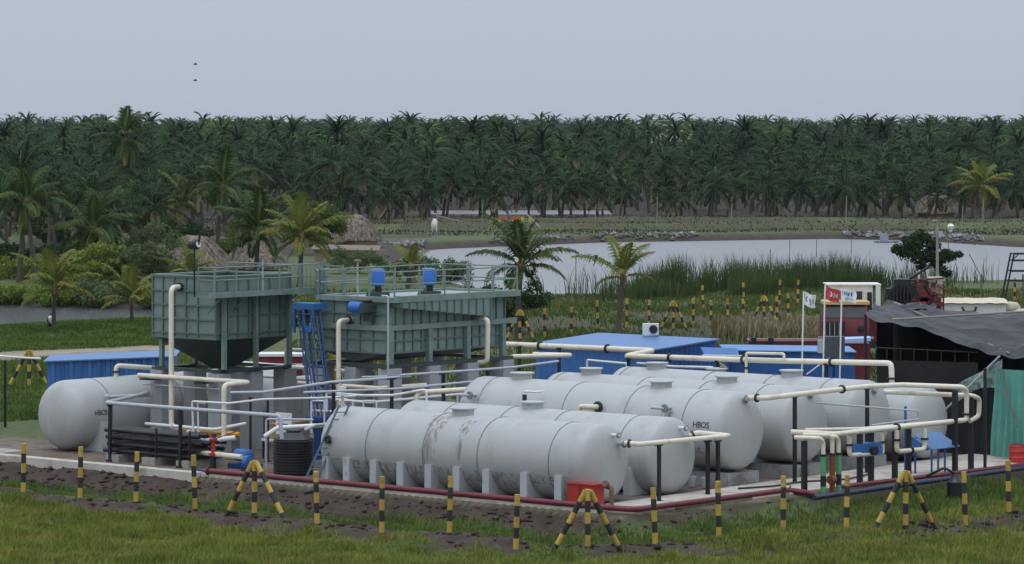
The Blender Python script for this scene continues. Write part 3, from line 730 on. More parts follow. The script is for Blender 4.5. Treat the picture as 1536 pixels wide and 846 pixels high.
# side channel whose floor falls away to the right
b = CB(); b.add([(A1+.07, 6.7, 4.98), (A1+.46, 6.7, 4.98), (A1+.46, 6.7, 5.15), (A1+.07, 6.7, 5.15), (A1+.07, 11.3, 4.5), (A1+.46, 11.3, 4.5), (A1+.46, 11.3, 5.15), (A1+.07, 11.3, 5.15)], [(0,1,2,3),(7,6,5,4),(0,4,5,1),(1,5,6,2),(3,2,6,7),(0,3,7,4)])
chan = b.build('side_channel', green_paint, g2)
for k in range(13):
    t = 6.75+k*.375; zb = 4.98-.48*(t-6.7)/4.6
    CB().box((A1+.462, t-.02, zb-.04), (A1+.51, t+.02, 5.15)).build('rib', green_rib, chan)
for t in (6.55, 8.5, 10.45, 12.3):
    for s in (A1+.1, A0):
        CB().box((s-.09, t-.09, 3.09), (s+.09, t+.09, 4.19)).build('leg', green_paint, g2)
b = CB(); b.box((A1-.05, 6.2, 2.96), (A1+.25, 12.7, 3.08)); b.box((A0-.15, 6.2, 2.96), (A0+.15, 12.7, 3.08)); b.box((A0+.16, 6.3, 2.97), (A1-.06, 6.6, 3.07)); b.box((A0+.16, 12.2, 2.97), (A1-.06, 12.5, 3.07))
b.build('base_frame', green_dark, g2)
railing(g2, [(A0, B0-.08), (A1+.42, B0-.08), (A1+.42, B1+.2), (A0, B1+.2), (A0, B0-.08)], 5.33, [.42, .84], 1.15)
for (s, t, lab) in ((-5.9, 7.6, 1), (-5.0, 9.2, 2)):
    m = CB().lathe((s, t, 5.62), ZUP, [(0, .2), (.03, .235), (.5, .235), (.56, .2), (.58, .12)], 18).build('motor', blue_bright, g2)
    CB().box((s-.3, t-.25, 5.27), (s+.3, t+.25, 5.42)).build('motor_base', green_dark, m)
    CB().cyl((s, t, 5.42), (s, t, 5.62), .12, 10).build('gear_neck', black_paint, m)
    CB().bar((s-.55, t, 5.27), (s-.2, t, 5.5), .06).build('strut', green_paint, m)
m = MB().lathe(C(-5.1, 6.02, 4.98), -AXS, [(0, .1), (.03, .2), (.55, .2), (.6, .13)], 18).build('motor', blue_bright, g2)
CB().box((-5.08, 5.8, 4.82), (-4.9, 6.3, 5.12)).build('gearbox', green_dark, m)
CB().box((-5.3, 6.2, 4.5), (-4.95, 6.42, 4.8)).build('motor_bracket', green_dark, m)
CB().box((-5.75, 6.0, 5.2), (-5.0, 6.33, 5.24)).build('rusty_shelf', rust, g2)
for i, t in enumerate((6.55, 8.5, 10.45, 12.3)):
    column(A1+.1, t, 2.95, 'grey concrete column under the long green tank, front row, %s from left' % ORD[i])
    column(A0, t, 2.95, 'grey concrete column under the long green tank, rear row, %s from left' % ORD[i])
column(-5.95, 6.5, 2.95, 'grey concrete column under the left end of the long green tank, midway along', .5)
# catwalk between the two green tanks
cw = thing('catwalk', C(-8, 8.2, 5.3), 'narrow green catwalk with handrails joining the two green tanks', 'catwalk')
CB().box((-8.9, 7.75, 5.24), (-7.5, 8.15, 5.29)).build('deck', green_dark, cw)
railing(cw, [(-8.9, 7.72), (-7.62, 6.5)], 5.3, [.42, .8], 1.2)

# floodlight and slim mast lights at the tanks
fl = thing('floodlight', C(-9.9, 2.98, 5.3), 'black floodlight on a slim pole above the hopper tank', 'floodlight')
CB().cyl((-9.9, 2.86, 5.3), (-9.9, 2.86, 6.95), .03, 8).build('pole', black_paint, fl)
hd = CB().lathe((-10.15, 2.86, 7.02), (1, 0, .1), [(0, .09), (.1, .15), (.38, .16), (.42, .12)], 14).build('lamp_head', black_paint, fl)
CB().lathe((-9.72, 2.86, 7.06), (1, 0, .1), [(0, .1), (.03, .1)], 14).build('lens', white_pipe, hd)
CB().bar((-9.7, 2.86, 7.05), (-9.62, 2.86, 7.5), .05).build('bracket', black_paint, fl)
for (s, t, z, l) in ((-9.0, 5.2, 5.45, 'slim lamp post with a flat cap on the hopper tank walkway'), (-6.2, 6.9, 5.3, 'slim lamp post with a flat cap on the long green tank, by the blue motor')):
    o = thing('lamp_post', C(s, t, z), l, 'lamp post')
    CB().cyl((s, t, z), (s, t, z+1.15), .03, 8).build('pole', galv, o)
    CB().lathe((s, t, z+1.15), ZUP, [(0, .14), (.05, .14), (.08, .05)], 12).build('cap', husk, o)

# equipment standing under and behind the green tanks
gn = thing('generator', C(-15.5, 12.5, 0), 'maroon and white generator set behind the hopper tank columns', 'generator')
p = C(-15.5, 12.6, 0)
MB().box((p.x-.9, p.y-.6, .2), (p.x+.9, p.y+.6, 2.6)).build('canopy', maroon, gn); MB().box((p.x-.92, p.y-.64, 2.15), (p.x+.92, p.y-.602, 2.35)).build('white_stripe', white_paint, gn); MB().box((p.x-.95, p.y-.65, 2.61), (p.x+.95, p.y+.65, 2.7)).build('lid', white_paint, gn)
for i, (s, t, z, w_, d_, h_, mt, l) in enumerate(((-8.6, 9.4, 0, .9, .7, 1.9, saddle_paint, 'light grey control cabinet between the two green tanks'), (-8.2, 10.6, 0, .8, .6, 2.3, col_paint, 'tall grey cabinet behind the blue caged ladder'), (-3.2, 7.6, 0, .7, .6, 1.7, saddle_paint, 'light grey cabinet in front of the long green tank columns'), (-3.2, 9.6, 0, .9, .6, 1.9, col_paint, 'grey cabinet under the right half of the long green tank'), (-11.0, 9.6, 0, 1.2, .8, 2.2, saddle_paint, 'pale grey dosing unit behind the hopper tank'))):
    o = thing('cabinet', C(s, t, 0), l, 'cabinet', 'grey cabinets around the green tanks')
    bd = CB().box((s-w_/2, t-d_/2, .08), (s+w_/2, t+d_/2, h_)).build('body', mt, o)
    CB().box((s-w_/2+.06, t-d_/2-.02, .2), (s-.02, t-d_/2-.002, h_-.12)).build('door', mt, bd); CB().box((s+.02, t-d_/2-.02, .2), (s+w_/2-.06, t-d_/2-.002, h_-.12)).build('door', mt, bd)
    CB().box((s-w_/2+.03, t-d_/2+.03, 0), (s+w_/2-.03, t+d_/2-.03, .078)).build('plinth', black_paint, o)
for i, (s, t, l) in enumerate(((-6.6, 3.6, 'brown wooden crate in front of the blue caged ladder, left one'), (-6.0, 6.9, 'brown wooden crate under the long green tank'), (-6.9, 4.6, 'brown wooden crate behind the blue caged ladder'))):
    o = thing('crate', C(s, t, 0), l, 'crate', 'brown crates near the ladder'); pk = M('crate_wood', (.30, .20, .12), .85, .25, 4)
    CB().box((s-.35, t-.3, .7), (s+.35, t+.3, 1.2)).build('box', pk, o); CB().box((s-.5, t-.4, .62), (s+.5, t+.4, .69)).build('table_top', white_paint, o)
    for a_, b_ in ((-.45, -.35), (.45, -.35), (-.45, .35), (.45, .35)): CB().bar((s+a_, t+b_, 0), (s+a_, t+b_, .62), .05).build('leg', black_paint, o)

# blue caged ladder between the green tanks
bl = thing('caged_ladder', C(-7.0, 5.6, 0), 'dark blue caged ladder rising between the two green tanks', 'ladder')
top = Vector((-7.45, 6.0, 5.0)); bot = Vector((-5.7, 5.0, 0.05))
for k in (-1, 1):
    CB().bar(bot+Vector((.24*k, .05*k, 0)), top+Vector((.30*k, 0, 0)), .06, .08).build('rail', blue_dark, bl)
    CB().bar(bot+Vector((.24*k, -.55, 1.0)), top+Vector((.30*k, -.4, -.2)), .045).build('cage_bar', blue_dark, bl)
    CB().bar(bot+Vector((.42*k, -.3, .8)), top+Vector((.34*k, -.2, -.2)), .045).build('cage_bar', blue_dark, bl)
CB().bar(bot+Vector((0, -.6, .9)), top+Vector((0, -.45, -.2)), .045).build('cage_bar', blue_dark, bl)
for i in range(1, 17):
    p = bot.lerp(top, i/17); CB().cyl(p+Vector((-.26, 0, 0)), p+Vector((.26, 0, 0)), .02, 6).build('rung', blue_dark, bl)
for i in range(4, 17, 2):
    p = bot.lerp(top, i/17)
    CB().tube([p+Vector((-.27, 0, 0)), p+Vector((-.36, -.25, 0)), p+Vector((-.2, -.5, 0)), p+Vector((.2, -.5, 0)), p+Vector((.36, -.25, 0)), p+Vector((.27, 0, 0))], .022, 6, .1).build('cage_hoop', blue_dark, bl)
CB().box((-7.95, 5.55, 4.86), (-6.98, 6.2, 5.06)).build('platform', blue_paint, bl)
for q in ((-7.9, 5.6), (-7.45, 5.58), (-7.03, 5.6)):
    CB().bar((q[0], q[1], 4.05), (q[0], q[1], 4.86), .07).build('platform_leg', blue_paint, bl)
MB().lathe(C(-7.05, 5.5, 4.2), -AXT, [(0, .13), (.12, .13)], 14).build('winch_drum', blue_paint, bl)
bp = thing('blue_pedestal', C(-5.6, 4.4, 0), 'deep blue steel pedestal post at the left end of the nearest tank', 'post')
CB().box((-5.75, 4.3, 0), (-5.45, 4.6, 1.3)).build('post', blue_dark, bp); CB().box((-5.95, 4.1, 1.3), (-5.2, 4.8, 1.42)).build('head_plate', blue_dark, bp)
CB().box((-5.9, 4.15, 0), (-5.3, 4.75, .06)).build('foot_plate', blue_dark, bp)

# ------------------------------------------------------------------ pipework (each run one thing, its supports its own things)
def pipe(label, pts, r, mat, flanges=(), bend=None, cat='pipe', group=None, cap=None, name='pipe'):
    P = [C(*p) for p in pts]
    if not flanges:
        o = MB().tube(P, r, 12, bend if bend is not None else r*2.2).build(name, mat, origin=P[0]); return tag(o, label, cat, group)
    o = thing(name, P[0], label, cat, group)
    MB().tube(P, r, 12, bend if bend is not None else r*2.2).build('pipe_run', mat, o)
    for (i, u) in flanges:
        q = P[i].lerp(P[i+1], u); d = (P[i+1]-P[i]).normalized()
        MB().cyl(q-d*.03, q+d*.03, r*1.7, 14).build('flange', black_paint if mat is cream else mat, o)
    return o
STANDS = []
def stand(s, t, top, label, w=.36, r=.045, mat=None):
    o = thing('pipe_stand', C(s, t, 0), label, 'pipe stand', 'black pipe stands')
    CB().bar((s, t, 0), (s, t, top), r*2).build('post', mat or black_paint, o)
    CB().box((s-.04, t-w/2, top), (s+.04, t+w/2, top+.05)).build('crosshead', mat or black_paint, o)
    CB().box((s-.1, t-.1, 0), (s+.1, t+.1, .06)).build('base_plate', mat or black_paint, o)
    return o
pipe('cream pipe dropping down the left face of the hopper tank', [(-11.5, 3.8, 5.56), (-11.36, 3.2, 5.55), (-11.36, 3.2, .78), (-10.9, 3.2, .78)], .09, cream, [(0, .2)])
pipe('yellow pipe running right from the foot of the tall cream pipe', [(-10.88, 3.2, .78), (-8.1, 3.2, .78)], .075, yellow_orange)
pipe('cream pipe across the column tops that turns and drops to the red valve', [(-12.85, 3.1, 2.52), (-7.55, 3.1, 2.53), (-7.55, 1.92, 2.52), (-7.55, 1.92, .75), (-7.0, .6, .5)], .085, cream)
for s, l in ((-12.5, 'small black bracket under the cream pipe at the left column'), (-9.85, 'small black bracket under the cream pipe at the front column')):
    tag(CB().box((s-.22, 3.0, 2.38), (s+.22, 3.66, 2.43)).build('pipe_bracket', black_paint), l, 'bracket')
pipe('long grey pipe above the black rack, ending over the black water tank', [(-12.6, 3.3, 1.92), (-10.6, -.5, 1.92), (-2.62, -.5, 1.92), (-2.53, -.5, 1.2)], .065, grey_pipe)
for s, l in ((-10.4, 'black pipe stand at the left end of the pipe rack'), (-7.1, 'black pipe stand at the middle of the pipe rack')): stand(s, -.5, 1.82, l, .2)
pipe('thin white pipe looping up behind the rack and away to the right', [(-7.63, .6, 1.0), (-7.69, .6, 2.05), (-6.0, .6, 2.07), (-5.81, 2, 2.13), (-4.7, 3.5, 2.14), (-3.75, 5.2, 2.19)], .035, white_pipe, bend=.1)
pipe('thin white pipe doubled beside the loop behind the rack', [(-7.5, .7, 1.0), (-7.53, .7, 2.0), (-7.2, .7, 2.0)], .03, white_pipe, bend=.05)
pipe('stout white pipe with an elbow lying low beside the rack', [(-7.75, .5, 1.12), (-7.7, .5, .86), (-6.9, .4, .8), (-6.1, 1.0, .93)], .085, white_pipe, bend=.12)
stand(-6.9, .35, .68, 'short black stand under the white elbow pipe by the rack', .3)
pipe('cream pipe on top of the domed tank, bending right', [(-14.3, 3.4, 2.3), (-14.3, 3.4, 2.78), (-13.3, 5.4, 2.56)], .08, cream, [(0, .55)], bend=.16)
pipe('grey pipe with a flange at the side of the domed tank', [(-13.2, 1.9, 1.86), (-12.85, 1.9, 1.86), (-12.85, 3.6, 1.82)], .06, grey_pipe, [(0, .6)], bend=.1)
pipe('cream pipe dropping from the left face of the long green tank', [(-6.11, 6.5, 4.52), (-6.04, 5.8, 4.5), (-6.04, 5.8, .6)], .085, cream, [(0, .25)], bend=.18)
pipe('slim pale pipe standing against the front corner of the long green tank', [(-4.2, 5.95, 5.4), (-3.9, 5.91, 5.4), (-3.9, 5.91, 2.75), (-4.7, 5.5, 2.71)], .035, galv, bend=.06)
pipe('cream pipe dropping at the right end of the long green tank', [(-4.5, 11.05, 4.42), (-3.9, 10.95, 4.42), (-3.9, 10.92, 2.97), (-4.5, 10.84, 2.9)], .085, cream, bend=.16)
pipe('long grey service pipe rising past the columns', [(-7.2, 1.9, 2.28), (-6, 2.19, 2.34), (-4, 3.39, 2.7), (-3.6, 4.39, 2.73), (-3.4, 6.47, 2.75)], .05, grey_pipe, bend=.1)
pipe('grey service pipe under the long green tank', [(-3.2, 5.73, 2.83), (-2.8, 8.6, 2.84), (-2.6, 10.77, 2.85), (-2.9, 13.5, 2.9)], .045, grey_pipe, bend=.1)
pipe('grey service pipe low behind the nearest tank', [(-3.9, 1.9, 2.45), (-2.2, 4.63, 2.5), (-1.6, 6.96, 2.59), (-1.7, 9, 2.6)], .04, grey_pipe, bend=.1)
pipe('sagging white hose behind the left end of the nearest tank', [(-5.45, 4.6, 1.6), (-5.45, 4.6, 2.23), (-4.6, 4.6, 2.2), (-3.79, 4.6, 2.2), (-2.65, 4.8, 2.25), (-1.64, 5.3, 2.47), (-1.64, 5.3, 2.05)], .045, white_pipe, bend=.15, cat='hose')
pipe('cream pipe entering the left end of the third tank', [(-1.98, 5.2, 1.6), (-1.98, 5.2, 2.35), (-.9, 6.7, 2.43)], .085, cream, bend=.2)
for i, (s, t, z) in enumerate(((-4.9, 3.3, 2.05), (-4.2, 3.9, 2.05), (-3.6, 4.4, 2.05))):
    pipe('small white pipe goalpost behind the nearest tank, %s from left' % ORD[i], [(s, t, 1.0), (s, t, z), (s+.35, t+.25, z), (s+.35, t+.25, 1.0)], .03, white_pipe, bend=.05)
pv = thing('pump_valve', C(-3.6, 3.4, 1.9), 'white bolted valve standing behind the left end of the nearest tank', 'valve')
CB().cyl((-3.6, 3.4, 1.0), (-3.6, 3.4, 2.5), .05, 10).build('stem', white_pipe, pv); CB().cyl((-3.6, 3.4, 2.28), (-3.6, 3.4, 2.34), .18, 14).build('flange', white_pipe, pv); CB().cyl((-3.6, 3.4, 2.46), (-3.6, 3.4, 2.58), .13, 12).build('cap', white_pipe, pv)
for k in range(3):
    a = k*2.1; CB().bar((-3.6+.3*math.cos(a), 3.4+.3*math.sin(a), 1.75), (-3.6, 3.4, 2.1), .03).build('leg', white_pipe, pv)
for i, (s, t, z) in enumerate(((-4.0, 3.4, 2.62), (-3.45, 5.6, 2.68), (-2.95, 7.6, 2.76), (-2.75, 9.6, 2.76))):
    stand(s, t, z, 'black stand under the grey service pipes, %s from left' % ORD[i], .4)
for i, (s, t) in enumerate(((-7.0, 2.6), (-6.2, 2.6))): stand(s, t, 2.05, 'slim black stand in front of the column grid, %s from left' % ORD[i], .12, .03)
pipe('white pipe running level behind the hopper tank outlet, upper one', [(-15.5, 9.6, 2.55), (-8.6, 8.9, 2.55), (-7.9, 8.2, 2.5)], .07, white_pipe, [(0, .3), (0, .8)])
pipe('white pipe running level behind the hopper tank outlet, lower one', [(-14.5, 9.0, 2.2), (-9.0, 8.4, 2.2), (-8.9, 8.2, 1.0)], .06, white_pipe, [(0, .5)])
pipe('short yellow upright pipe behind the hopper tank', [(-9.2, 9.0, .2), (-9.2, 9.0, 3.05)], .1, yellow_orange)
pipe('cream upright pipe with a tee behind the hopper tank', [(-11.2, 8.6, .2), (-11.2, 8.6, 3.2), (-10.4, 8.6, 3.2)], .07, cream)
pipe('white pipe at knee height under the hopper tank', [(-12.4, 3.0, .9), (-9.0, 2.9, .9), (-8.2, 3.6, 1.1)], .06, white_pipe, [(0, .4)])
pipe('grey cable conduit along the tops of the left column row', [(-12.9, 3.35, 2.2), (-9.2, 3.35, 2.2)], .03, galv)
pipe('cream pipe running level below the long green tank frame', [(-8.0, 5.9, 2.35), (-4.3, 5.9, 2.35), (-4.1, 8.0, 2.35)], .06, cream, [(0, .3)])
pipe('white pipe at mid height in front of the long green tank columns', [(-7.2, 5.6, 1.9), (-4.2, 5.4, 1.9), (-3.9, 9.6, 1.95)], .05, white_pipe, [(0, .6)])
pipe('thin white pipe at waist height beside the grey cabinets', [(-6.4, 4.9, 1.55), (-3.4, 5.0, 1.6), (-3.2, 6.9, 1.6)], .04, white_pipe)
# pipes behind the tank row
pipe('long cream pipe in front of the blue shed eave', [(-12.4, 19, 2.99), (-10.1, 19, 2.94), (-3.05, 19, 2.99), (-3.05, 17.48, 2.88)], .10, cream, [(1, .25), (1, .7)], bend=.16)
pipe('cream header pipe running right behind the tank row to the tarpaulin shelter', [(-3.0, 17.45, 2.88), (3.37, 17.48, 2.99), (8.22, 17.48, 3.12), (8.25, 17.48, 2.45)], .095, cream, [(0, .3), (0, .8), (1, .5), (2, .75)], bend=.16)
pipe('cream hairpin pipe left of the blue shed', [(-8.67, 17.5, 2.1), (-8.51, 17.5, 2.62), (-6.45, 17.5, 2.74), (-6.3, 18.4, 2.72), (-8.3, 18.6, 2.66)], .085, cream, bend=.25)
pipe('thin white pipe frame in front of the blue shed wall', [(-5.2, 17.9, 1.6), (-5.2, 17.9, 2.62), (-3.3, 17.8, 2.58), (-3.3, 17.8, 1.6)], .04, white_pipe, bend=.06)
pipe('white conduit hung between the blue shed and the blue container', [(-3.0, 18.0, 2.6), (-1.4, 18.0, 2.55), (.4, 18, 2.6), (.4, 18, 1.9)], .045, white_pipe, [(2, .4)], bend=.1)
pipe('cream branch pipe loop above the header pipe', [(2.35, 17.3, 2.3), (2.35, 17.3, 3.22), (3.95, 17.3, 3.26), (3.95, 17.3, 3.05)], .05, cream, [(0, .45)], bend=.08)
pipe('short capped cream vent behind the fifth tank', [(1.3, 17.3, 2.2), (1.3, 17.3, 2.72)], .06, cream, [(0, .92)])
for i, (s, t, z) in enumerate(((-9.2, 18.85, 2.86), (-7.3, 18.85, 2.88), (-2.9, 17.4, 2.76), (1.0, 17.45, 2.84), (5.6, 17.45, 2.95))):
    stand(s, t, z, 'black stand under the cream pipes behind the tanks, %s from left' % ORD[i], .3)
# headers at the right-hand ends
pipe('cream header joining the right ends of the two front tanks', [(10.5, .3, 1.79), (11, .5, 1.77), (11, 4.85, 1.72), (10.7, 3.6, 1.88), (10.55, 3.45, 1.78)], .075, cream, [(0, .4), (3, .5)], bend=.1)
stand(11.0, 1.4, 1.66, 'black stand in front of the second tank, under the short cream header', .3); stand(11.0, 3.75, 1.6, 'left of the paired black stands at the right end of the second tank', .3, .05); stand(11.15, 4.05, 1.6, 'right of the paired black stands at the right end of the second tank', .3, .05)
pipe('upper cream header along the right ends of the rear tanks, dropping at the right', [(10.2, 6.8, 2.7), (10.9, 6.84, 2.73), (10.9, 9.46, 2.76), (10.9, 12.17, 2.78), (11.2, 13.7, 2.76), (12.9, 14.6, 2.72), (12.9, 14.85, 2.6), (12.9, 14.85, 1.66), (12.9, 7.69, 1.69), (11.5, 7.3, 1.7)], .08, cream, [(0, .5), (2, .5), (6, .8), (7, .55)], bend=.14)
pipe('outer cream loop pipe at the right end of the rearmost tank', [(10.7, 13.43, 2.52), (12.95, 15.1, 2.42), (13, 15.45, 2.3), (13, 15.4, 1.75), (12.95, 14.95, 1.62)], .075, cream, bend=.12)
pipe('thin cream pipe lying beside the lower manifold header', [(11.5, 8.02, 1.72), (12.7, 9.2, 1.74), (12.7, 14.0, 1.66)], .05, cream, bend=.08)
pipe('thin grey pipe running across the lettered tank to the blue stand', [(10.6, 9.9, 2.38), (12.5, 12.7, 2.06), (12.5, 12.7, 1.8), (12.3, 10.4, 1.74)], .03, galv, bend=.06)
for i, (s, t, z) in enumerate(((10.9, 8.3, 2.66), (10.9, 12.2, 2.68))): stand(s, t, z, 'tall slim black stand under the upper header, %s from left' % ORD[i], .34, .05)
for (pts, mat2, l) in ((((12.2, 6.49, 1.63), (13.0, 6.72, 1.63), (13.0, 6.85, 1.5), (13.0, 6.85, 1.1)), green_valve, 'leftmost manifold drop pipe, cream above a green lower length'),
                       (((12.2, 6.94, 1.68), (13.0, 7.2, 1.69), (13.0, 7.32, 1.54), (13.0, 7.32, 1.1)), brown_valve, 'middle manifold drop pipe, cream above a brown lower length'),
                       (((12.4, 7.11, 1.64), (13.05, 7.45, 1.64), (13.05, 7.58, 1.5), (13.05, 7.58, 1.1)), green_valve, 'right manifold drop pipe, cream above a green lower length')):
    o = pipe(l, pts, .065, cream, [(2, .95)], bend=.12)
    q = pts[-1]
    lo = CB().cyl((q[0], q[1], -.25), (q[0], q[1], 1.08), .085, 12).build('lower_pipe', mat2, o)
    if mat2 is brown_valve: MB().cyl(C(q[0]+.02, q[1]-.16, .35), C(q[0]+.02, q[1]+.05, .35), .13, 14).build('hand_wheel', brown_valve, lo)
    else: CB().cyl((q[0], q[1], .18), (q[0], q[1], .5), .088, 12).build('black_sleeve', black_paint, lo)
pipe('cream U pipe with bolted flanges under the manifold header, left one', [(12.8, 8.5, 1.62), (12.8, 8.5, .98), (12.8, 10.3, .92), (12.75, 10.3, 1.6)], .07, cream, [(0, .5), (2, .5)], bend=.14)
pipe('cream U pipe with bolted flanges under the manifold header, right one', [(12.95, 10.83, 1.6), (12.95, 10.83, .94), (12.95, 12.38, .9), (12.95, 12.38, 1.56)], .075, cream, [(0, .45), (1, .5), (2, .5)], bend=.16)
mm_ = thing('flow_meter', C(12.6, 9.7, .9), 'small blue meter box hung under the manifold pipes', 'meter')
CB().box((12.5, 9.1, .9), (12.85, 10.15, 1.28)).build('housing', blue_paint, mm_); MB().cyl(C(12.87, 9.65, 1.05), C(12.99, 9.65, 1.05), .15, 16).build('dial', black_paint, mm_); CB().box((12.86, 9.85, .92), (12.92, 10.12, 1.14)).build('cover', blue_bright, mm_)
for i, (s, t, z) in enumerate(((12.55, 6.5, 1.5), (12.7, 9.2, 1.58), (12.6, 9.95, 1.58), (12.8, 10.95, 1.5), (12.7, 11.85, 1.55), (12.95, 14.1, 2.6), (12.9, 15.1, 2.4))):
    stand(s, t, z, 'stout black stand of the valve manifold, %s from left' % ORD[i], .22, .07)
hd_ = thing('blue_hood', C(12.6, 13.2, 0), 'small blue sheet-metal hood on thin legs right of the manifold', 'hood')
CB().add([(12.2, 12.9, 1.28), (12.2, 14.3, 1.28), (13.0, 14.3, .88), (13.0, 12.75, .88), (12.2, 12.9, 1.25), (12.2, 14.3, 1.25), (13.0, 14.3, .85), (13.0, 12.75, .85)], [(0,1,2,3),(7,6,5,4),(0,3,7,4),(1,5,6,2),(2,6,7,3),(0,4,5,1)]).build('roof_sheet', blue_roof, hd_)
CB().add([(12.2, 12.75, 1.24), (12.95, 12.72, .86), (12.2, 12.72, .75), (12.2, 12.79, 1.24), (12.95, 12.76, .86), (12.2, 12.76, .75)], [(0,1,2),(5,4,3),(0,3,4,1),(1,4,5,2),(2,5,3,0)]).build('side_sheet', blue_wall, hd_)
for (s, t, z) in ((12.9, 12.85, .9), (12.9, 13.6, .88), (12.25, 12.9, 1.25), (12.25, 14.2, 1.25)): CB().bar((s, t, 0), (s, t, z-.06), .05).build('leg', blue_paint, hd_)
tag(CB().bar((12.15, 12.5, 0), (12.15, 12.5, 2.2), .06).build('blue_post', blue_paint, origin=C(12.15, 12.5, 0)), 'slim blue post standing before the rearmost tank', 'post')
# ground pipes
pipe('dark red pipe along the front kerb of the yard', [(-4.6, -1.72, .16), (11.9, -1.72, .16), (12.4, -1.5, .14), (12.45, 5.8, .12), (12.9, 6.1, .05), (12.95, 6.6, -.1)], .085, red_pipe, [(0, .003), (3, .1)], bend=.25)
pipe('thin dark red pipe behind the thicker one along the front kerb', [(-3.6, -1.5, .12), (11.5, -1.5, .12)], .05, red_pipe)
pipe('dark red pipe lying along the right edge of the yard beyond the manifold', [(12.9, 7.9, .08), (13.35, 16, .08), (13.6, 22, .08)], .07, red_pipe)
pipe('navy blue pipe lying along the bank right of the manifold', [(13.55, 5.6, -.02), (13.7, 11, .02), (13.8, 22, .05)], .085, navy_pipe)
rv = thing('red_valve', C(-6.0, .0, 0), 'red gate valve with a lever beside the yard kerb, left of the black water tank', 'valve')
CB().cyl((-6.0, -.1, 0), (-6.0, -.1, .42), .1, 12).build('body_pipe', black_paint, rv); CB().cyl((-6.0, -.1, .42), (-6.0, -.1, .85), .07, 12).build('bonnet', red_paint, rv); CB().cyl((-6.0, -.1, .46), (-6.0, -.1, .52), .16, 14).build('flange', red_paint, rv)
CB().lathe((-6.0, -.1, .84), ZUP, [(0, .05), (.1, .14), (.13, .14)], 10).build('hand_wheel', red_paint, rv); CB().bar((-6.0, -.1, .95), (-5.2, .2, 1.25), .03).build('lever', red_paint, rv); CB().bar((-6.0, -.1, .98), (-6.25, -.15, 1.18), .03).build('lever', red_paint, rv)
pipe('short cream pipe joining the red valve and the blue pump', [(-7.6, .2, .5), (-6.2, -.05, .48), (-4.7, -.1, .47)], .085, cream)
pp = thing('pump', C(-4.8, .6, 0), 'blue pump set beside the black water tank', 'pump')
MB().lathe(C(-5.8, .75, .42), AXS, [(0, .1), (.05, .2), (.6, .2), (.66, .1)], 16).build('motor', blue_paint, pp); MB().lathe(C(-4.4, -.25, .34), AXS, [(0, .14), (.05, .22), (.22, .22), (.26, .1)], 18).build('casing', blue_paint, pp); CB().box((-5.9, .45, 0), (-4.9, 1.05, .16)).build('base', blue_dark, pp); CB().box((-4.45, -.4, 0), (-4.05, -.1, .1)).build('foot', black_paint, pp)
# black pipe rack
rk = thing('pipe_rack', C(-8.6, .3, 0), 'low rack stacked with long black pipes on concrete blocks', 'pipe rack')
for lv in range(4):
    for k in range(5 if lv < 3 else 4):
        t = -.25+.27*k; z = .34+.22*lv
        CB().cyl((-10.95+.06*((k*7+lv*3) % 4), t, z), (-6.55+.09*((k*5+lv) % 4)-.2*(lv == 3), t, z), .068, 10).build('black_pipe', black_plastic, rk)
for s in (-10.3, -8.7, -7.2):
    for lv in range(4): CB().box((s-.05, -.42, .235+.22*lv), (s+.05, 1.1, .262+.22*lv)).build('spacer', black_paint, rk)
for s in (-10.3, -8.6, -7.0): CB().box((s-.3, -.5, 0), (s+.3, 1.1, .23)).build('concrete_block', concrete, rk)
for s, t in ((-10.55, -.42), (-8.3, -.42), (-6.75, -.42)): CB().bar((s, t, .23), (s, t, 1.2), .05).build('upright', black_paint, rk)
# black ribbed water tank
wt = thing('water_tank', C(-2.85, .35, 0), 'black ribbed plastic water tank standing left of the nearest grey tank', 'water tank')
prof = [(0, .62)]
for i in range(12):
    z = .04+i*.088; prof += [(z, .62), (z+.02, .645), (z+.058, .645), (z+.078, .62)]
prof += [(1.12, .63), (1.16, .55), (1.27, .36), (1.32, .3), (1.32, .2)]
CB().lathe((-2.85, .35, .02), ZUP, prof, 36).build('body', black_plastic, wt)
CB().lathe((-2.85, .35, 1.34), ZUP, [(0, .24), (.06, .24), (.08, .2)], 20).build('lid', black_plastic, wt)
pipe('white pipe passing over the black water tank', [(-3.9, .1, 1.15), (-3.7, .5, 1.42), (-2.6, 1.3, 1.5), (-1.0, 2.0, 1.75)], .075, white_pipe, bend=.12)
pipe('grey pipe slanting from the black water tank to the nearest tank', [(-2.6, .6, 1.4), (-2.4, .9, 1.55), (-.4, .4, 1.78)], .055, grey_pipe, bend=.1)
pipe('slim grey pipe frame standing left of the black water tank', [(-4.6, .9, 0), (-4.6, .9, 1.62), (-3.0, 1.4, 1.66)], .035, grey_pipe, bend=.08)
tb = thing('bench', C(-1.7, 1.6, 0), 'low wooden bench plank between the black water tank and the nearest grey tank', 'bench')
CB().box((-2.3, 1.0, .42), (-1.2, 1.5, .48)).build('plank', M('plank', (.34, .23, .13), .8), tb)
for s, t in ((-2.2, 1.1), (-1.3, 1.4), (-2.2, 1.4), (-1.3, 1.1)): CB().bar((s, t, 0), (s, t, .42), .05).build('leg', black_paint, tb)
nb = thing('notice_board', C(-4.9, 1.9, 0), 'small white notice board on the grey column behind the water tank', 'sign')
CB().box((-5.15, 1.9, 1.05), (-4.45, 1.93, 1.75)).build('board', white_paint, nb); CB().bar((-4.8, 1.96, 0), (-4.8, 1.96, 1.7), .05).build('post', black_paint, nb)
for k in range(3): CB().box((-5.05, 1.892, 1.2+.16*k), (-4.6, 1.898, 1.24+.16*k)).build('text_line', ink, nb)
db = thing('drum_box', C(10.2, -1.15, 0), 'red fire bucket box beside the last saddle of the nearest tank', 'box')
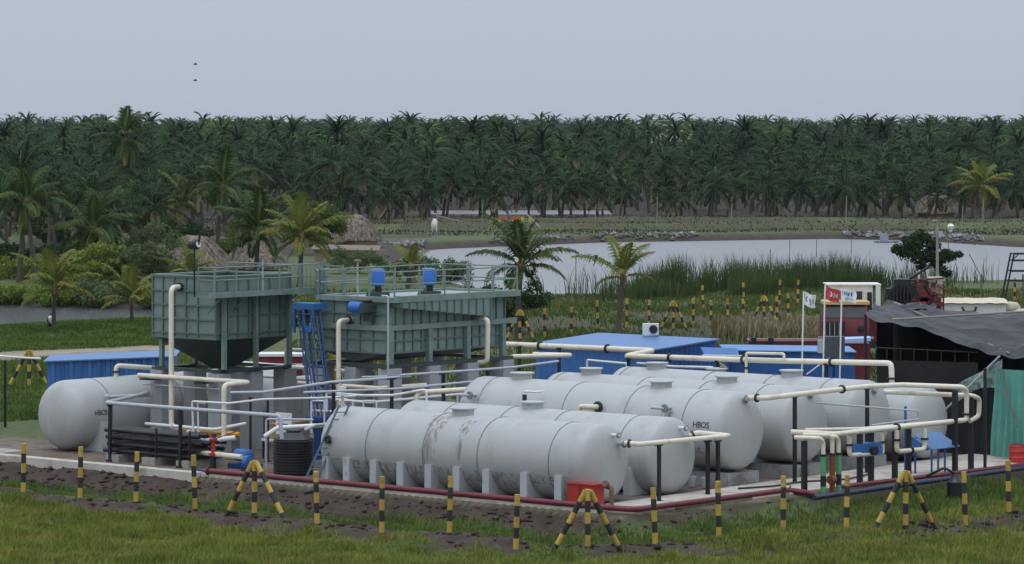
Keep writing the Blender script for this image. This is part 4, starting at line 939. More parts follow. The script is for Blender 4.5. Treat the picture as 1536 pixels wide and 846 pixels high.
CB().box((9.75, -1.3, .08), (10.75, -.85, .68)).build('body', red_paint, db); CB().box((9.72, -1.33, .68), (10.78, -.82, .72)).build('lid', red_paint, db); CB().box((10.2, -1.312, .08), (10.23, -1.302, .68)).build('seam', maroon, db)
hy = thing('drain_valve', C(10.9, -.75, 0), 'rusty drain pipe with a hand wheel at the right end of the nearest tank', 'valve')
CB().tube([(11.15, -1.0, 0), (11.15, -1.0, .62), (10.5, -.55, .62)], .07, 10, .12).build('pipe', rust, hy); CB().cyl((11.0, -1.05, .72), (11.02, -1.15, .75), .1, 14).build('hand_wheel', rust, hy)

# ------------------------------------------------------------------ sheds, containers, shelter
def corrugated(b, p0, p1, z0, z1a, z1b, pitch=.22, dep=.035):
    p0 = Vector(p0); p1 = Vector(p1); L_ = (p1-p0).length; d = (p1-p0)/L_; nrm = Vector((d.y, -d.x, 0)); n = int(L_/pitch)
    vs = []; fs = []
    us = []
    for i in range(n):
        us += [(i*pitch, 0), (i*pitch+pitch*.35, 0), (i*pitch+pitch*.5, 1), (i*pitch+pitch*.85, 1)]
    us.append((L_, 0))
    for u, k in us:
        q = p0+d*u+nrm*dep*k; zt = z1a+(z1b-z1a)*u/L_
        vs += [Vector((q.x, q.y, z0)), Vector((q.x, q.y, zt))]
    for i in range(len(us)-1): fs.append((2*i, 2*i+2, 2*i+3, 2*i+1))
    return b.add(vs, fs)
ct = thing('container', (-17.4, 129.7, 0), 'blue corrugated site container behind the domed tank at left', 'container')
d0 = Vector((-17.4, 129.7, 0)); d1 = Vector((-12.7, 130.2, 0)); dn = Vector((-.1, 2.4, 0))
wl = corrugated(MB(), d0, d1, 0, 2.18, 2.34, .34, .06).build('front_wall', blue_wall, ct)
for u in (.12, .27, .42, .57, .72, .87):
    q = d0.lerp(d1, u); MB().box((q.x-.025, q.y-.1, .05), (q.x+.025, q.y-.065, 2.14+.15*u)).build('seam', blue_deep, wl)
MB().add([d0, d0+dn, d0+dn+Vector((0, 0, 2.24)), d0+Vector((0, 0, 2.18))], [(0, 1, 2, 3)]).build('end_wall', blue_wall, ct)
MB().add([d1, d1+dn, d1+dn+Vector((0, 0, 2.40)), d1+Vector((0, 0, 2.34))], [(0, 1, 2, 3)]).build('end_wall', blue_wall, ct)
MB().add([d0+dn, d1+dn, d1+dn+Vector((0, 0, 2.40)), d0+dn+Vector((0, 0, 2.24))], [(0, 1, 2, 3)]).build('back_wall', blue_wall, ct)
e = Vector((-.12, -.15, .02)); MB().hexa([d0+e+Vector((0,0,2.17)), d1+Vector((.1,-.15,2.35)), d1+dn+Vector((.1,.15,2.41)), d0+dn+Vector((-.1,.15,2.25)), d0+e+Vector((0,0,2.22)), d1+Vector((.1,-.15,2.40)), d1+dn+Vector((.1,.15,2.46)), d0+dn+Vector((-.1,.15,2.30))]).build('roof', blue_roof, ct)
tag(MB().tube([(-20.4, 132, 2.36), (-18.9, 129.6, 2.40), (-17.6, 129.4, 2.34)], .04, 8).build('roof_pole', white_pipe), 'thin white pole lying level left of the blue container roof', 'pole')
tag(MB().bar((-18.55, 126.9, 0), (-18.55, 126.9, 2.45), .09).build('post', black_paint, origin=(-18.55, 126.9, 0)), 'slim black post at the left edge, left of the blue container', 'post')
rp = thing('red_gate', (-18.9, 126.2, 0), 'red steel gate panel at the very left edge', 'gate')
MB().box((-19.9, 126.2, .1), (-18.78, 126.26, 2.05)).build('panel', maroon, rp); MB().box((-18.77, 126.18, 0), (-18.70, 126.28, 2.1)).build('post', red_paint, rp)

sh = thing('shed', C(-12.2, 28.9, 0), 'blue corrugated shed with a light blue sloping roof behind the tanks', 'shed')
q = [C(-15.2, 26.9), C(-9.24, 26.9), C(-9.24, 30.9), C(-15.2, 30.9)]
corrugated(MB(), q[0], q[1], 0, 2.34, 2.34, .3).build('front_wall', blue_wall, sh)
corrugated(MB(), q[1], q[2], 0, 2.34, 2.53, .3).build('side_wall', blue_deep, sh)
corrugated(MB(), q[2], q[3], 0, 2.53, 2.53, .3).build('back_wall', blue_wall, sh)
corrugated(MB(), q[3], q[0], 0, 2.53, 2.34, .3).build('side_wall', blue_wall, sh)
CB().hexa([(-15.3, 26.7, 2.34), (-9.1, 26.7, 2.34), (-9.1, 31.0, 2.56), (-15.3, 31.0, 2.56), (-15.3, 26.7, 2.40), (-9.1, 26.7, 2.40), (-9.1, 31.0, 2.62), (-15.3, 31.0, 2.62)]).build('roof', blue_roof, sh)
acu = thing('air_conditioner', C(-12.3, 30.6, 2.6), 'white air conditioner unit with a dark fan on the blue shed roof', 'air conditioner')
p = C(-12.3, 30.6, 0)
MB().box((p.x-.32, p.y-.2, 2.68), (p.x+.32, p.y+.2, 3.12)).build('casing', white_paint, acu); MB().cyl((p.x+.1, p.y-.23, 2.9), (p.x+.1, p.y-.2, 2.9), .17, 18).build('fan', black_paint, acu)
for k in (-.3, .3): MB().bar((p.x+k*.9, p.y, 2.55), (p.x+k*.9, p.y, 2.68), .05).build('bracket', galv, acu)

c2 = thing('container', (10.7, 133.8, 0), 'long low blue container with a pale blue lid, right of the blue shed', 'container')
corrugated(MB(), (8.3, 132.6, 0), (13.1, 132.4, 0), 0, 2.42, 2.36, .5, .02).build('front_wall', blue_deep, c2)
MB().box((8.3, 132.65, 0), (13.1, 135.2, 2.34)).build('body', blue_deep, c2)
MB().hexa([(8.1, 132.45, 2.43), (13.15, 132.3, 2.37), (13.15, 135.3, 2.40), (8.1, 135.4, 2.46), (8.1, 132.45, 2.47), (13.15, 132.3, 2.41), (13.15, 135.3, 2.44), (8.1, 135.4, 2.50)]).build('lid', M('blue_lid', (.10, .24, .48), .5, .15, 1.0), c2)
aw = thing('awning', (8.0, 132.3, 2.4), 'small blue awning flap on white struts between the shed and the container', 'awning')
MB().hexa([(7.3, 131.2, 2.30), (8.6, 131.1, 2.28), (8.6, 132.3, 2.52), (7.2, 132.4, 2.55), (7.3, 131.2, 2.33), (8.6, 131.1, 2.31), (8.6, 132.3, 2.55), (7.2, 132.4, 2.58)]).build('flap', blue_paint, aw)
MB().cyl((7.4, 131.2, 2.36), (8.1, 131.3, 1.9), .025, 6).build('strut', white_pipe, aw); MB().cyl((7.2, 131.2, 2.35), (8.7, 131.1, 2.33), .03, 6).build('strut', white_pipe, aw)

# maroon trailer, maroon skid, rig truck
tr_ = thing('trailer', (13, 160, 0), 'long maroon flatbed trailer parked behind the blue container', 'trailer')
MB().box((10.9, 159.4, .86), (15.0, 161.6, 1.14)).build('bed', maroon, tr_); MB().box((10.9, 159.3, 1.16), (15.0, 159.42, 1.24)).build('side_rail', M('rail_tan', (.30, .20, .17), .7), tr_)
for x in (11.1, 11.9): MB().box((x-.12, 159.2, 1.0), (x+.12, 159.5, 1.32)).build('stake', black_paint, tr_)
for x in (11.6, 12.5, 14.2):
    wv = MB().lathe((x, 159.5, .45), (0, 1, 0), [(0, .3), (.02, .44), (.26, .44), (.28, .3)], 18).build('wheel', black_plastic, tr_)
    MB().lathe((x, 159.46, .45), (0, 1, 0), [(0, .2), (.04, .22)], 14).build('rim', galv, wv)
sk = thing('skid_tank', (14.4, 150.5, 0), 'maroon steel skid tank with a pale blue front edge, below the red truck', 'tank')
MB().box((13.45, 150, .1), (15.5, 152.2, 1.62)).build('body', maroon, sk); MB().hexa([(13.6, 149.7, 1.64), (15.5, 149.7, 1.74), (15.5, 150.3, 1.78), (13.6, 150.3, 1.70), (13.6, 149.7, 1.78), (15.5, 149.7, 1.88), (15.5, 150.3, 1.92), (13.6, 150.3, 1.84)]).build('front_sheet', blue_pale, sk)
for x in (13.7, 15.2): MB().box((x-.1, 149.9, 0), (x+.1, 152.3, .1)).build('runner', black_paint, sk)
tk = thing('rig_truck', (16, 162.5, 0), 'red rig truck with a yellow cab roof, white operator cabin and winch gear behind', 'truck')
cabm = MB().add([(14.45,161.0,1.2),(16.6,161.0,1.2),(16.6,163.0,1.2),(14.45,163.0,1.2),(14.45,161.0,2.05),(16.6,161.0,2.05),(16.6,163.0,2.05),(14.45,163.0,2.05),(14.62,161.45,2.72),(16.5,161.45,2.72),(16.5,162.95,2.72),(14.62,162.95,2.72)],
    [(3,2,1,0),(0,1,5,4),(1,2,6,5),(2,3,7,6),(3,0,4,7),(4,5,9,8),(5,6,10,9),(6,7,11,10),(7,4,8,11),(8,9,10,11)]).build('cab', maroon, tk)
MB().box((14.5, 161.3, 2.72), (16.65, 163.1, 2.86)).build('cab_roof', cab_yellow, tk)
def lerp_ws(u, v): return Vector((14.45+.05+(2.05)*u + .12*v*(1-2*u)*.5, 161.0-.02+.43*v, 2.10+.58*v))
for (u0, u1) in ((.04, .44), (.48, .93)):
    MB().add([lerp_ws(u0, .05), lerp_ws(u1, .05), lerp_ws(u1, .93), lerp_ws(u0, .93)], [(0, 1, 2, 3)]).build('windscreen', glass_dark, cabm)
MB().add([(16.605,161.2,2.1),(16.605,162.5,2.1),(16.53,162.4,2.62),(16.53,161.5,2.62)], [(0,1,2,3)]).build('side_window', glass_dark, cabm)
MB().box((14.4, 160.75, 1.3), (15.45, 160.99, 1.95)).build('grille', black_paint, tk)
for k in range(4): MB().box((14.5+.22*k, 160.70, 1.32), (14.53+.22*k, 160.74, 1.92)).build('grille_bar', galv, tk)
for x in (16.22,): MB().lathe((x, 160.98, 1.62), (0, -1, 0), [(0, .16), (.08, .16), (.1, .1)], 14).build('headlight', black_paint, tk)
MB().box((14.2, 160.5, 1.16), (16.75, 160.75, 1.27)).build('bumper', M('bumper_beige', (.34, .26, .2), .7), tk)
MB().box((14.8, 161.2, .7), (26, 163.2, 1.0)).build('chassis', black_paint, tk)
for x in (15.0, 19.0, 20.2, 23.0):
    wv = MB().lathe((x, 160.9, .52), (0, 1, 0), [(0, .35), (.03, .52), (.32, .52), (.35, .35)], 20).build('wheel', black_plastic, tk)
    MB().lathe((x, 160.86, .52), (0, 1, 0), [(0, .22), (.05, .25)], 14).build('rim', maroon, wv)
MB().box((14.75, 163.3, 1.0), (21, 165.4, 2.3)).build('deck_box', maroon, tk)
oc = MB().box((14.9, 163.4, 2.31), (17.0, 165.2, 3.52)).build('operator_cabin', white_paint, tk)
MB().box((14.82, 163.3, 3.525), (17.4, 165.3, 3.58)).build('cabin_roof', white_paint, tk)
for x0, x1 in ((15.45, 15.75), (15.98, 16.5)): MB().box((x0, 163.36, 2.78), (x1, 163.39, 3.24)).build('window', glass_dark, oc)
MB().box((16.74, 163.35, 2.35), (16.96, 163.39, 3.2)).build('door_opening', black_paint, oc)
MB().box((17.14, 163.3, 2.3), (17.36, 163.5, 3.52)).build('white_post', white_paint, tk)
b = MB(); n = 14; vs = []                                  # arched winch guard
for i in range(n+1):
    a = PI*i/n
    for rr_, yy in ((.78, 163.3), (.40, 163.3), (.78, 164.6), (.40, 164.6)): vs.append((18.45-rr_*math.cos(a), yy, 2.75+rr_*1.15*math.sin(a)))
fs = []
for i in range(n):
    a, c = 4*i, 4*i+4; fs += [(a, a+1, c+1, c), (a+2, c+2, c+3, a+3), (a, c, c+2, a+2), (a+1, a+3, c+3, c+1)]
b.add(vs, fs+[(0, 2, 3, 1), (4*n, 4*n+1, 4*n+3, 4*n+2)]); b.build('winch_guard', M('rubber_black', (.02, .02, .022), .8), tk)
MB().lathe((18.45, 163.5, 2.75), (0, 1, 0), [(0, .38), (.05, .38), (.06, .28), (.9, .28), (.91, .38), (.96, .38)], 18).build('winch_drum', black_paint, tk)
MB().box((17.7, 163.35, 2.3), (19.2, 164.6, 2.74)).build('winch_bed', black_paint, tk)
for (lo, hi) in (((19.0,163.4,2.3),(20.25,164.6,2.95)), ((19.05,163.6,2.96),(19.6,164.3,3.45)), ((19.65,163.7,2.96),(20.1,164.3,3.3))): MB().box(lo, hi).build('engine_block', maroon, tk)
MB().lathe((19.4, 163.4, 2.95), (0, 1, 0), [(0, .3), (.03, .55), (.12, .55), (.15, .3)], 20).build('engine_wheel', maroon, tk)
MB().box((18.9, 163.2, 2.45), (19.5, 163.38, 2.75)).build('red_toolbox', M('toolbox_red', (.30, .05, .04), .6), tk)
for x in (19.1, 19.3, 19.6): MB().cyl((x, 164, 3.4), (x, 164, 3.75), .09, 10).build('exhaust', maroon, tk)
rq = random.Random(31)
for i in range(34):
    x, z, y_ = rq.uniform(18.85, 20.2), rq.uniform(2.5, 3.75), rq.uniform(163.25, 163.7)
    mt = (maroon, maroon, black_paint, rust, tank_weld)[i % 5]
    if i % 3: MB().box((x-rq.uniform(.05, .16), y_-.1, z-rq.uniform(.04, .14)), (x+rq.uniform(.05, .16), y_+.1, z+rq.uniform(.04, .14))).build('engine_fitting', mt, tk)
    else: MB().tube([(x, y_, z), (x+rq.uniform(-.3, .3), y_-.1, z+rq.uniform(-.2, .25)), (x+rq.uniform(-.5, .5), y_, z+rq.uniform(-.4, .2))], .035, 6, .05).build('engine_hose', mt, tk)
for i in range(8): MB().box((17.75+.17*i, 163.2, 2.74), (17.82+.17*i, 163.29, 3.3+.25*math.sin(i*.5))).build('guard_rib', black_paint, tk)
MB().box((17.7, 163.6, 2.75), (19.15, 164.55, 3.35)).build('winch_housing', black_paint, tk)
MB().box((18.0, 163.4, 3.45), (18.8, 164.3, 3.8)).build('winch_hood', black_paint, tk)
MB().box((20.3, 163.4, 2.3), (20.38, 163.5, 3.6)).build('frame_post', maroon, tk)
MB().cyl((18.3, 163.6, 3.72), (20.4, 163.6, 3.86), .04, 8).build('frame_rail', maroon, tk)
MB().hexa([(19.75,163.6,3.1),(20.25,163.6,3.1),(20.4,164.3,3.1),(19.8,164.3,3.1),(19.65,163.6,3.85),(20.35,163.6,3.85),(20.4,164.3,3.9),(19.7,164.3,3.9)]).build('pale_tarp', M('tarp_cream', (.46, .40, .29), .9, .2, 2, bump=.05), tk)
MB().cyl((18.8, 164, 3.8), (19.7, 164, 4.35), .06, 8).build('boom', black_paint, tk)

wc = thing('white_container', (23, 175, 0), 'white box container with a cream cover, behind the black tarpaulin roof', 'container')
MB().box((21.6, 174, .05), (24.8, 176.4, 2.12)).build('body', white_paint, wc)
b = MB(); rr = random.Random(9); n = 12
vs = []
for i in range(n+1):
    for j in range(4): vs.append((21.2+3.7*i/n, 173.8+2.8*j/3, 2.17+.10*math.sin(PI*j/3)+.05*rr.random()*(0 < i < n)+(.05 if j in (1, 2) else -.04)))
b.add(vs, [(i*4+j, (i+1)*4+j, (i+1)*4+j+1, i*4+j+1) for i in range(n) for j in range(3)]).build('cover', M('cover_cream', (.60, .53, .40), .9, .15, 2, bump=.04), wc)
MB().tube([(22.6, 173.98, 1.95), (22.7, 173.9, 1.72), (23.2, 173.9, 1.72), (23.3, 173.98, 1.95)], .05, 8, .08).build('handle', black_paint, wc)
MB().tube([(22.6, 173.98, 1.6), (22.7, 173.9, 1.42), (23.2, 173.9, 1.42), (23.3, 173.98, 1.6)], .04, 8, .08).build('handle', galv, wc)
sb = thing('sack_heap', (25.2, 174.5, 0), 'heap of cream sacks at the right end of the white container', 'sacks')
for i, (x, y, z, r) in enumerate(((25.1,174.2,.35,.42),(25.6,174.5,.35,.4),(25.2,174.5,1.0,.4),(25.5,174.2,1.5,.36),(25.1,174.3,1.9,.33))):
    MB().lathe((x-.45, y, z), (1, .1*(i % 3-1), .08*(i % 2)), [(0, .12), (.1, r*.8), (.4, r), (.75, r*.85), (.9, .1)], 10).build('sack', M('sack_cream', (.5, .45, .33), .9, .2, 3), sb)
tag(MB().lathe((20.9, 173, .6), (0, 1, 0), [(0, .35), (.03, .55), (.2, .55), (.23, .35)], 20).build('spare_wheel', M('tyre_olive', (.07, .075, .05), .8)), 'muddy tyre leaning beside the white container', 'tyre')

# black tarpaulin shelter
st_ = thing('tarpaulin_shelter', C(9, 24, 0), 'large shelter roofed with black tarpaulin at the right edge', 'shelter')
def tarp(name, corners, nu, nv, sag, mat, seed, parent, amp=.06):
    rr = random.Random(seed); A_, B_, C_, D_ = [Vector(c) for c in corners]; vs = []
    ph = [rr.uniform(0, 6) for _ in range(6)]
    for i in range(nu+1):
        for j in range(nv+1):
            u, v = i/nu, j/nv
            p = (A_*(1-u)+B_*u)*(1-v)+(D_*(1-u)+C_*u)*v
            z = -sag*4*u*(1-u)*(.4+.6*v) + amp*math.sin(9*u+3*v+ph[0])*math.sin(5*v+ph[1])+amp*.6*math.sin(21*v-6*u+ph[2])+amp*.4*math.sin(31*u+13*v+ph[3])+amp*.35*math.sin(47*v+17*u+ph[5])*math.sin(9*u+ph[0])+amp*.8*max(0, math.sin(17*(v-u*.3)+ph[2]+1.2*math.sin(5*u+ph[1])))**7+amp*1.3*max(0, math.sin(11*(u*.55+v)+ph[4]+.8*math.sin(7*u)))**5
            vs.append((p.x, p.y, p.z+z))
    o = CB().add(vs, [(i*(nv+1)+j, (i+1)*(nv+1)+j, (i+1)*(nv+1)+j+1, i*(nv+1)+j+1) for i in range(nu) for j in range(nv)]).build(name, mat, parent, 60)
    return o
tarp('roof_sheet', [(5.5, 19.8, 4.62), (11.0, 19.8, 3.38), (11.6, 26, 4.55), (2.2, 26, 4.5)], 60, 52, .12, tarp_black, 1, st_, .075)
tarp('roof_sheet', [(10.9, 19.6, 3.40), (15.5, 20.5, 3.3), (16.5, 27, 5.0), (10.2, 26.2, 4.78)], 44, 48, .1, tarp_black, 2, st_, .075)
tarp('loose_flap', [(5.2, 22.4, 4.66), (6.9, 22.0, 4.56), (6.4, 23.0, 4.72), (5.0, 23.2, 4.76)], 8, 6, -.05, tarp_black, 5, st_, .05)
def hang(name, p0, p1, z0, z1a, z1b, mat, seed, parent, folds=9, amp=.07, flare=.1):
    rr = random.Random(seed); p0 = Vector(p0); p1 = Vector(p1); d = (p1-p0).normalized(); nrm = Vector((d.y, -d.x)); vs = []; nu, nv = 48, 10
    ph = rr.uniform(0, 6)
    for i in range(nu+1):
        for j in range(nv+1):
            u, v = i/nu, j/nv; q = p0.lerp(p1, u); zt = z1a+(z1b-z1a)*u
            k = amp*math.sin(folds*2*PI*u+ph+.6*math.sin(5*u))*(.3+.9*(1-v))+flare*(1-v)**2+amp*.5*math.sin(6*v+9*u)
            vs.append((q.x+nrm.x*k, q.y+nrm.y*k, z0+(zt-z0)*v))
    return CB().add(vs, [(i*(nv+1)+j, (i+1)*(nv+1)+j, (i+1)*(nv+1)+j+1, i*(nv+1)+j+1) for i in range(nu) for j in range(nv)]).build(name, mat, parent, 60)
hang('front_curtain', (5.9, 20.0), (10.0, 20.0), .0, 3.0, 3.1, tarp_dark, 2, st_, 5, .05)
hang('front_curtain', (10.05, 19.9), (11.6, 19.6), .0, 2.7, 2.5, tarp_dark, 3, st_, 5, .07)
hang('back_shade_sheet', (2.4, 26.1), (11.4, 26.1), 0, 4.3, 4.3, tarp_dark, 4, st_, 8, .06)  # black sheet added at the back so the shelter interior goes dark
hang('side_shade_sheet', (5.75, 20.3), (2.55, 25.9), 0, 4.35, 4.3, tarp_dark, 6, st_, 6, .06)  # open side; dark sheet added here to blacken the interior
for (s, t, z) in ((5.5, 19.9, 4.55), (11.0, 19.7, 3.3), (11.5, 25.8, 4.4), (2.4, 25.8, 4.35), (15.3, 20.5, 3.2)): CB().cyl((s, t, 0), (s, t, z), .05, 8).build('pole', black_paint, st_)
for (p, q_) in (((6.6, 19.9, 4.42), (12.2, 26.2, 4.84)), ((2.9, 25.5, 4.66), (11.3, 19.9, 3.46)), ((11.5, 22.0, 3.95), (16.3, 26.8, 5.0))): CB().cyl(p, q_, .035, 8).build('batten', M('batten', (.28, .25, .21), .9), st_)
for k in range(7): CB().cyl((6.3+.55*k, 20.05, 3.0), (6.3+.55*k, 20.05, 3.45+.05*(k % 2)), .02, 6).build('rack_bar', black_paint, st_)
CB().cyl((5.8, 20.05, 3.42), (10.0, 20.05, 3.42), .025, 6).build('rack_bar', black_paint, st_)
gc = hang('green_curtain', (11.3, 19.0), (13.2, 18.7), .12, 3.0, 3.0, cloth_green, 8, None, 7, .08, .12); gc.name = 'green_curtain'
tag(gc, 'green cloth curtain hanging at the right edge of the shelter', 'curtain')
pc = CB(); vs = []; n = 16
for i in range(n+1):
    for j in range(7):
        u, v = i/n, j/6; s = 9.55+1.85*u; zt = 2.35+.95*u-.0*v; zb = 1.75+.55*u+.25*math.sin(PI*u)
        vs.append((s, 19.35+.06*math.sin(9*u+3*v), zb+(zt-zb)*v))
pc.add(vs, [(i*7+j, (i+1)*7+j, (i+1)*7+j+1, i*7+j+1) for i in range(n) for j in range(6)])
tag(pc.build('patterned_cloth', cloth_pattern, origin=C(10, 19.35, 2)), 'grey-green patterned cloth slung between shelter poles', 'cloth')
tag(CB().cyl((9.2, 18.9, 1.35), (11.3, 19.3, 3.4), .035, 8).build('guy_pole', galv), 'slanting grey pole propping the patterned cloth', 'pole')
tag(CB().cyl((11.5, 18.9, 3.1), (12.6, 18.3, 1.2), .03, 8).build('guy_pole', wood), 'slanting brown pole in front of the green curtain', 'pole')
rb = thing('red_drum', C(12.7, 18.2, 0), 'red drum standing in front of the green curtain at the right edge', 'drum')
CB().lathe((12.7, 18.2, .02), ZUP, [(0, .27), (.02, .29), (.18, .29), (.2, .305), (.22, .29), (.38, .29), (.4, .305), (.42, .29), (.58, .29), (.6, .27)], 22).build('body', red_paint, rb)
CB().cyl((12.7, 18.2, .62), (12.7, 18.2, .64), .25, 20).build('lid', maroon, rb)
tag(CB().cyl((13.3, 15.3, 0), (13.3, 15.3, 3.3), .055, 8).build('tall_post', black_paint, origin=C(13.3, 15.3, 0)), 'tall black post in front of the shelter curtain', 'post')
bx = thing('control_box', C(3.9, 20.2, 0), 'dark grey control box on a blue post behind the rear tanks', 'box')
CB().bar((3.9, 20.2, 0), (3.9, 20.2, 3.0), .13).build('post', blue_deep, bx); p = C(3.9, 20.2, 0)
MB().box((p.x-.32, p.y-.2, 3.0), (p.x+.42, p.y+.25, 3.72)).build('housing', M('box_grey', (.07, .08, .09), .5), bx); MB().box((p.x-.5, p.y-.22, 3.15), (p.x-.33, p.y+.1, 3.6)).build('side_unit', galv, bx)
MB().cyl((p.x-.9, p.y-.1, 2.4), (p.x-.1, p.y-.1, 3.0), .025, 6).build('stay', white_pipe, bx)

# flags
def flag(s, t, top, label, mat, marks, w_=.38, h_=.46, droop=.16, seed=0):
    o = thing('flag', C(s, t, 0), label, 'flag', 'flags on white poles behind the tanks')
    p = C(s, t, 0)
    MB().cyl((p.x-.12, p.y, 0), (p.x, p.y, top), .028, 8).build('pole', white_pipe, o)
    def fp(u, v, k=0): return Vector((p.x+.03+w_*u+.02*math.sin(6*v), p.y-.015*k+.07*math.sin(7*u+2*v+seed), top-h_*v-droop*u-.05*u*math.sin(4*u+seed)))
    n = 10
    MB().add([fp(i/n, j/6) for i in range(n+1) for j in range(7)], [(i*7+j, (i+1)*7+j, (i+1)*7+j+1, i*7+j+1) for i in range(n) for j in range(6)]).build('cloth', mat, o, 80)
    for (pts, mm) in marks:                                # emblem strokes
        b = MB(); vs = []
        for (u, v, ww) in pts: vs += [fp(u-ww, v, 1), fp(u+ww, v, 1)]
        b.add(vs, [(2*i, 2*i+1, 2*i+3, 2*i+2) for i in range(len(pts)-1)]); b.build('emblem', mm, o)
    return o
flag(3.55, 19, 5.32, 'white flag with a dark swirl emblem, leftmost of the three flags', flag_white, [([(.2,.3,.04),(.15,.5,.05),(.25,.7,.04)], flag_ink), ([(.42,.35,.05),(.5,.55,.06),(.62,.75,.04)], flag_ink), ([(.68,.3,.03),(.8,.5,.05),(.85,.7,.03)], M('flag_green', (.2,.35,.2), .8))])
flag(4.45, 19, 5.55, 'red flag with white curved letters, middle of the three flags', flag_red, [([(.3,.3,.06),(.4,.45,.05),(.35,.65,.06)], flag_white), ([(.55,.3,.05),(.6,.5,.07),(.55,.7,.05)], flag_white), ([(.8,.35,.05),(.75,.5,.06),(.82,.65,.05)], flag_white), ([(.1,.9,.03),(.5,.93,.4),(.9,.97,.03)], flag_white)], .48, .46, .22, 1)
flag(5.15, 19, 5.46, 'white flag with blue letters, rightmost of the three flags', flag_white, [([(.12,.15,.03),(.12,.5,.03)], flag_blue), ([(.28,.15,.03),(.28,.5,.03)], flag_blue), ([(.2,.3,.08),(.2,.36,.08)], flag_blue), ([(.42,.2,.03),(.42,.5,.06)], flag_blue), ([(.68,.2,.06),(.6,.35,.05),(.7,.5,.06)], flag_blue), ([(.5,.7,.36),(.5,.74,.36)], flag_blue)], .46, .42, .12, 2)

# open steel frame at the right edge
sf = thing('steel_frame', (31.6, 215, 0), 'open black steel ladder frame standing by the pond at the right edge', 'frame')
for (x0, x1) in ((30.4, 31.05), (32.9, 32.4)):
    for y in (214.4, 215.8): MB().bar((x0, y, -.1), (x1, y, 3.15), .1).build('leg', black_paint, sf)
for z, x0, x1 in ((3.12, 31.0, 32.45), (2.7, 30.95, 32.5), (2.05, 30.8, 32.6), (1.45, 30.7, 32.7)):
    for y in (214.4, 215.8): MB().bar((x0, y, z), (x1, y, z), .07).build('cross_bar', black_paint, sf)
MB().bar((30.95, 214.35, 2.75), (31.3, 214.35, 3.1), .06).build('gusset', black_paint, sf)

# ------------------------------------------------------------------ huts
def thatch_hut(name, x, y, rx, ry, z_eave, z_top, label, ridge=.0, seed=0, walls=True):
    z = gz(x, y); o = thing(name, (x, y, z), label, 'hut', 'thatched huts')
    rr = random.Random(seed); n = 36; m = 9; vs = []
    for i in range(m+1):
        f = i/m
        for k in range(n):
            a = 2*PI*k/n; r = (1-f)**.75; jit = 1+.05*(rr.random()-.5)
            drop = .18*rr.random() if i == 0 else 0
            vs.append((x+(rx*r+ridge)*math.cos(a)*jit, y+ry*r*math.sin(a)*jit, z+z_eave+(z_top-z_eave)*f+.07*(rr.random()-.5)-drop))
    b = MB().add(vs, [(i*n+k, i*n+(k+1) % n, (i+1)*n+(k+1) % n, (i+1)*n+k) for i in range(m) for k in range(n)]+[tuple(range(m*n, m*n+n))])
    rf = b.build('thatch_roof', thatch, o, 20)
    # loose straw lying down the slope
    N = 2600; a = np.random.default_rng(seed).random((N, 5)); ang = a[:, 0]*2*PI; f = a[:, 1]*.9
    def sp(ff, an): r = (1-ff)**.75; return np.stack([(rx*r+ridge)*np.cos(an), ry*r*np.sin(an), z_eave+(z_top-z_eave)*ff], -1)
    P0 = sp(f+.06, ang+.01); P1 = sp(np.maximum(f-.16, -.06), ang+(a[:, 2]-.5)*.1); up = np.array([0, 0, .05])+np.stack([np.cos(ang), np.sin(ang), np.zeros(N)], -1)*.05
    sdv = np.stack([-np.sin(ang), np.cos(ang), np.zeros(N)], -1)*.045; up = up*(.4+1.4*a[:, 3:4])
    V = np.stack([P0-sdv+up, P0+sdv+up, P1+up*1.4], 1).reshape(-1, 3); Fs = np.arange(3*N).reshape(-1, 3)
    so = np_mesh('straw', V, Fs, thatch, rf); so['kind'] = 'stuff'
    if walls:
        MB().lathe((x, y, z-.1), ZUP, [(0, .1), (0, min(rx, ry)*.85), (z_eave+.2, min(rx, ry)*.85)], 20).build('mud_wall', mudwall, o)
    return o
thatch_hut('thatched_hut', -23.7, 258, 2.7, 2.6, .4, 2.9, 'grey thatched hut behind the hopper tank, left of the pair', .55, 1)
thatch_hut('thatched_hut', -19.7, 266, 2.2, 2.3, .3, 2.3, 'lower grey thatched hut behind the hopper tank, right of the pair', .5, 2)
thatch_hut('thatched_hut', -14.2, 316, 2.3, 2.3, .6, 2.95, 'pointed grey thatched hut beside the pond, beyond the yellow wall', .12, 3)
thatch_hut('thatched_hut', -17.3, 312, 1.6, 1.8, .5, 1.5, 'low flat thatched lean-to left of the pointed hut', .5, 7)
thatch_hut('thatched_hut', 50.4, 412, 3.2, 2.5, .9, 3.2, 'dim thatched hut under the palms far across the pond', .3, 4)
yb = thing('mud_building', (-13.3, 278, 0), 'low yellow mud wall building behind the long green tank', 'building')
MB().box((-15.8, 277, -.2), (-10.9, 279.5, 1.15)).build('wall', mudwall, yb); MB().hexa([(-16.0,276.6,1.16),(-10.6,276.6,1.05),(-10.6,279.9,1.3),(-16.0,279.9,1.4),(-16.0,276.6,1.25),(-10.6,276.6,1.14),(-10.6,279.9,1.4),(-16.0,279.9,1.5)]).build('roof', M('tile_brown', (.20, .15, .12), .9, .25, 3), yb)
MB().box((-13.4, 276.95, -.1), (-12.7, 276.99, .9)).build('door', wood, yb)
fb = thing('pale_building', (41, 900, 0), 'pale yellow building top showing above the far palms', 'building')
zb = gz(40, 900)
MB().box((36.3, 900, zb), (40.6, 908, 12.5)).build('tall_block', pale_wall, fb); MB().box((40.7, 901, zb), (47.6, 909, 11.6)).build('low_block', pale_wall, fb); MB().box((36.0, 899.6, 12.51), (40.9, 908.4, 12.7)).build('parapet', pale_wall, fb)
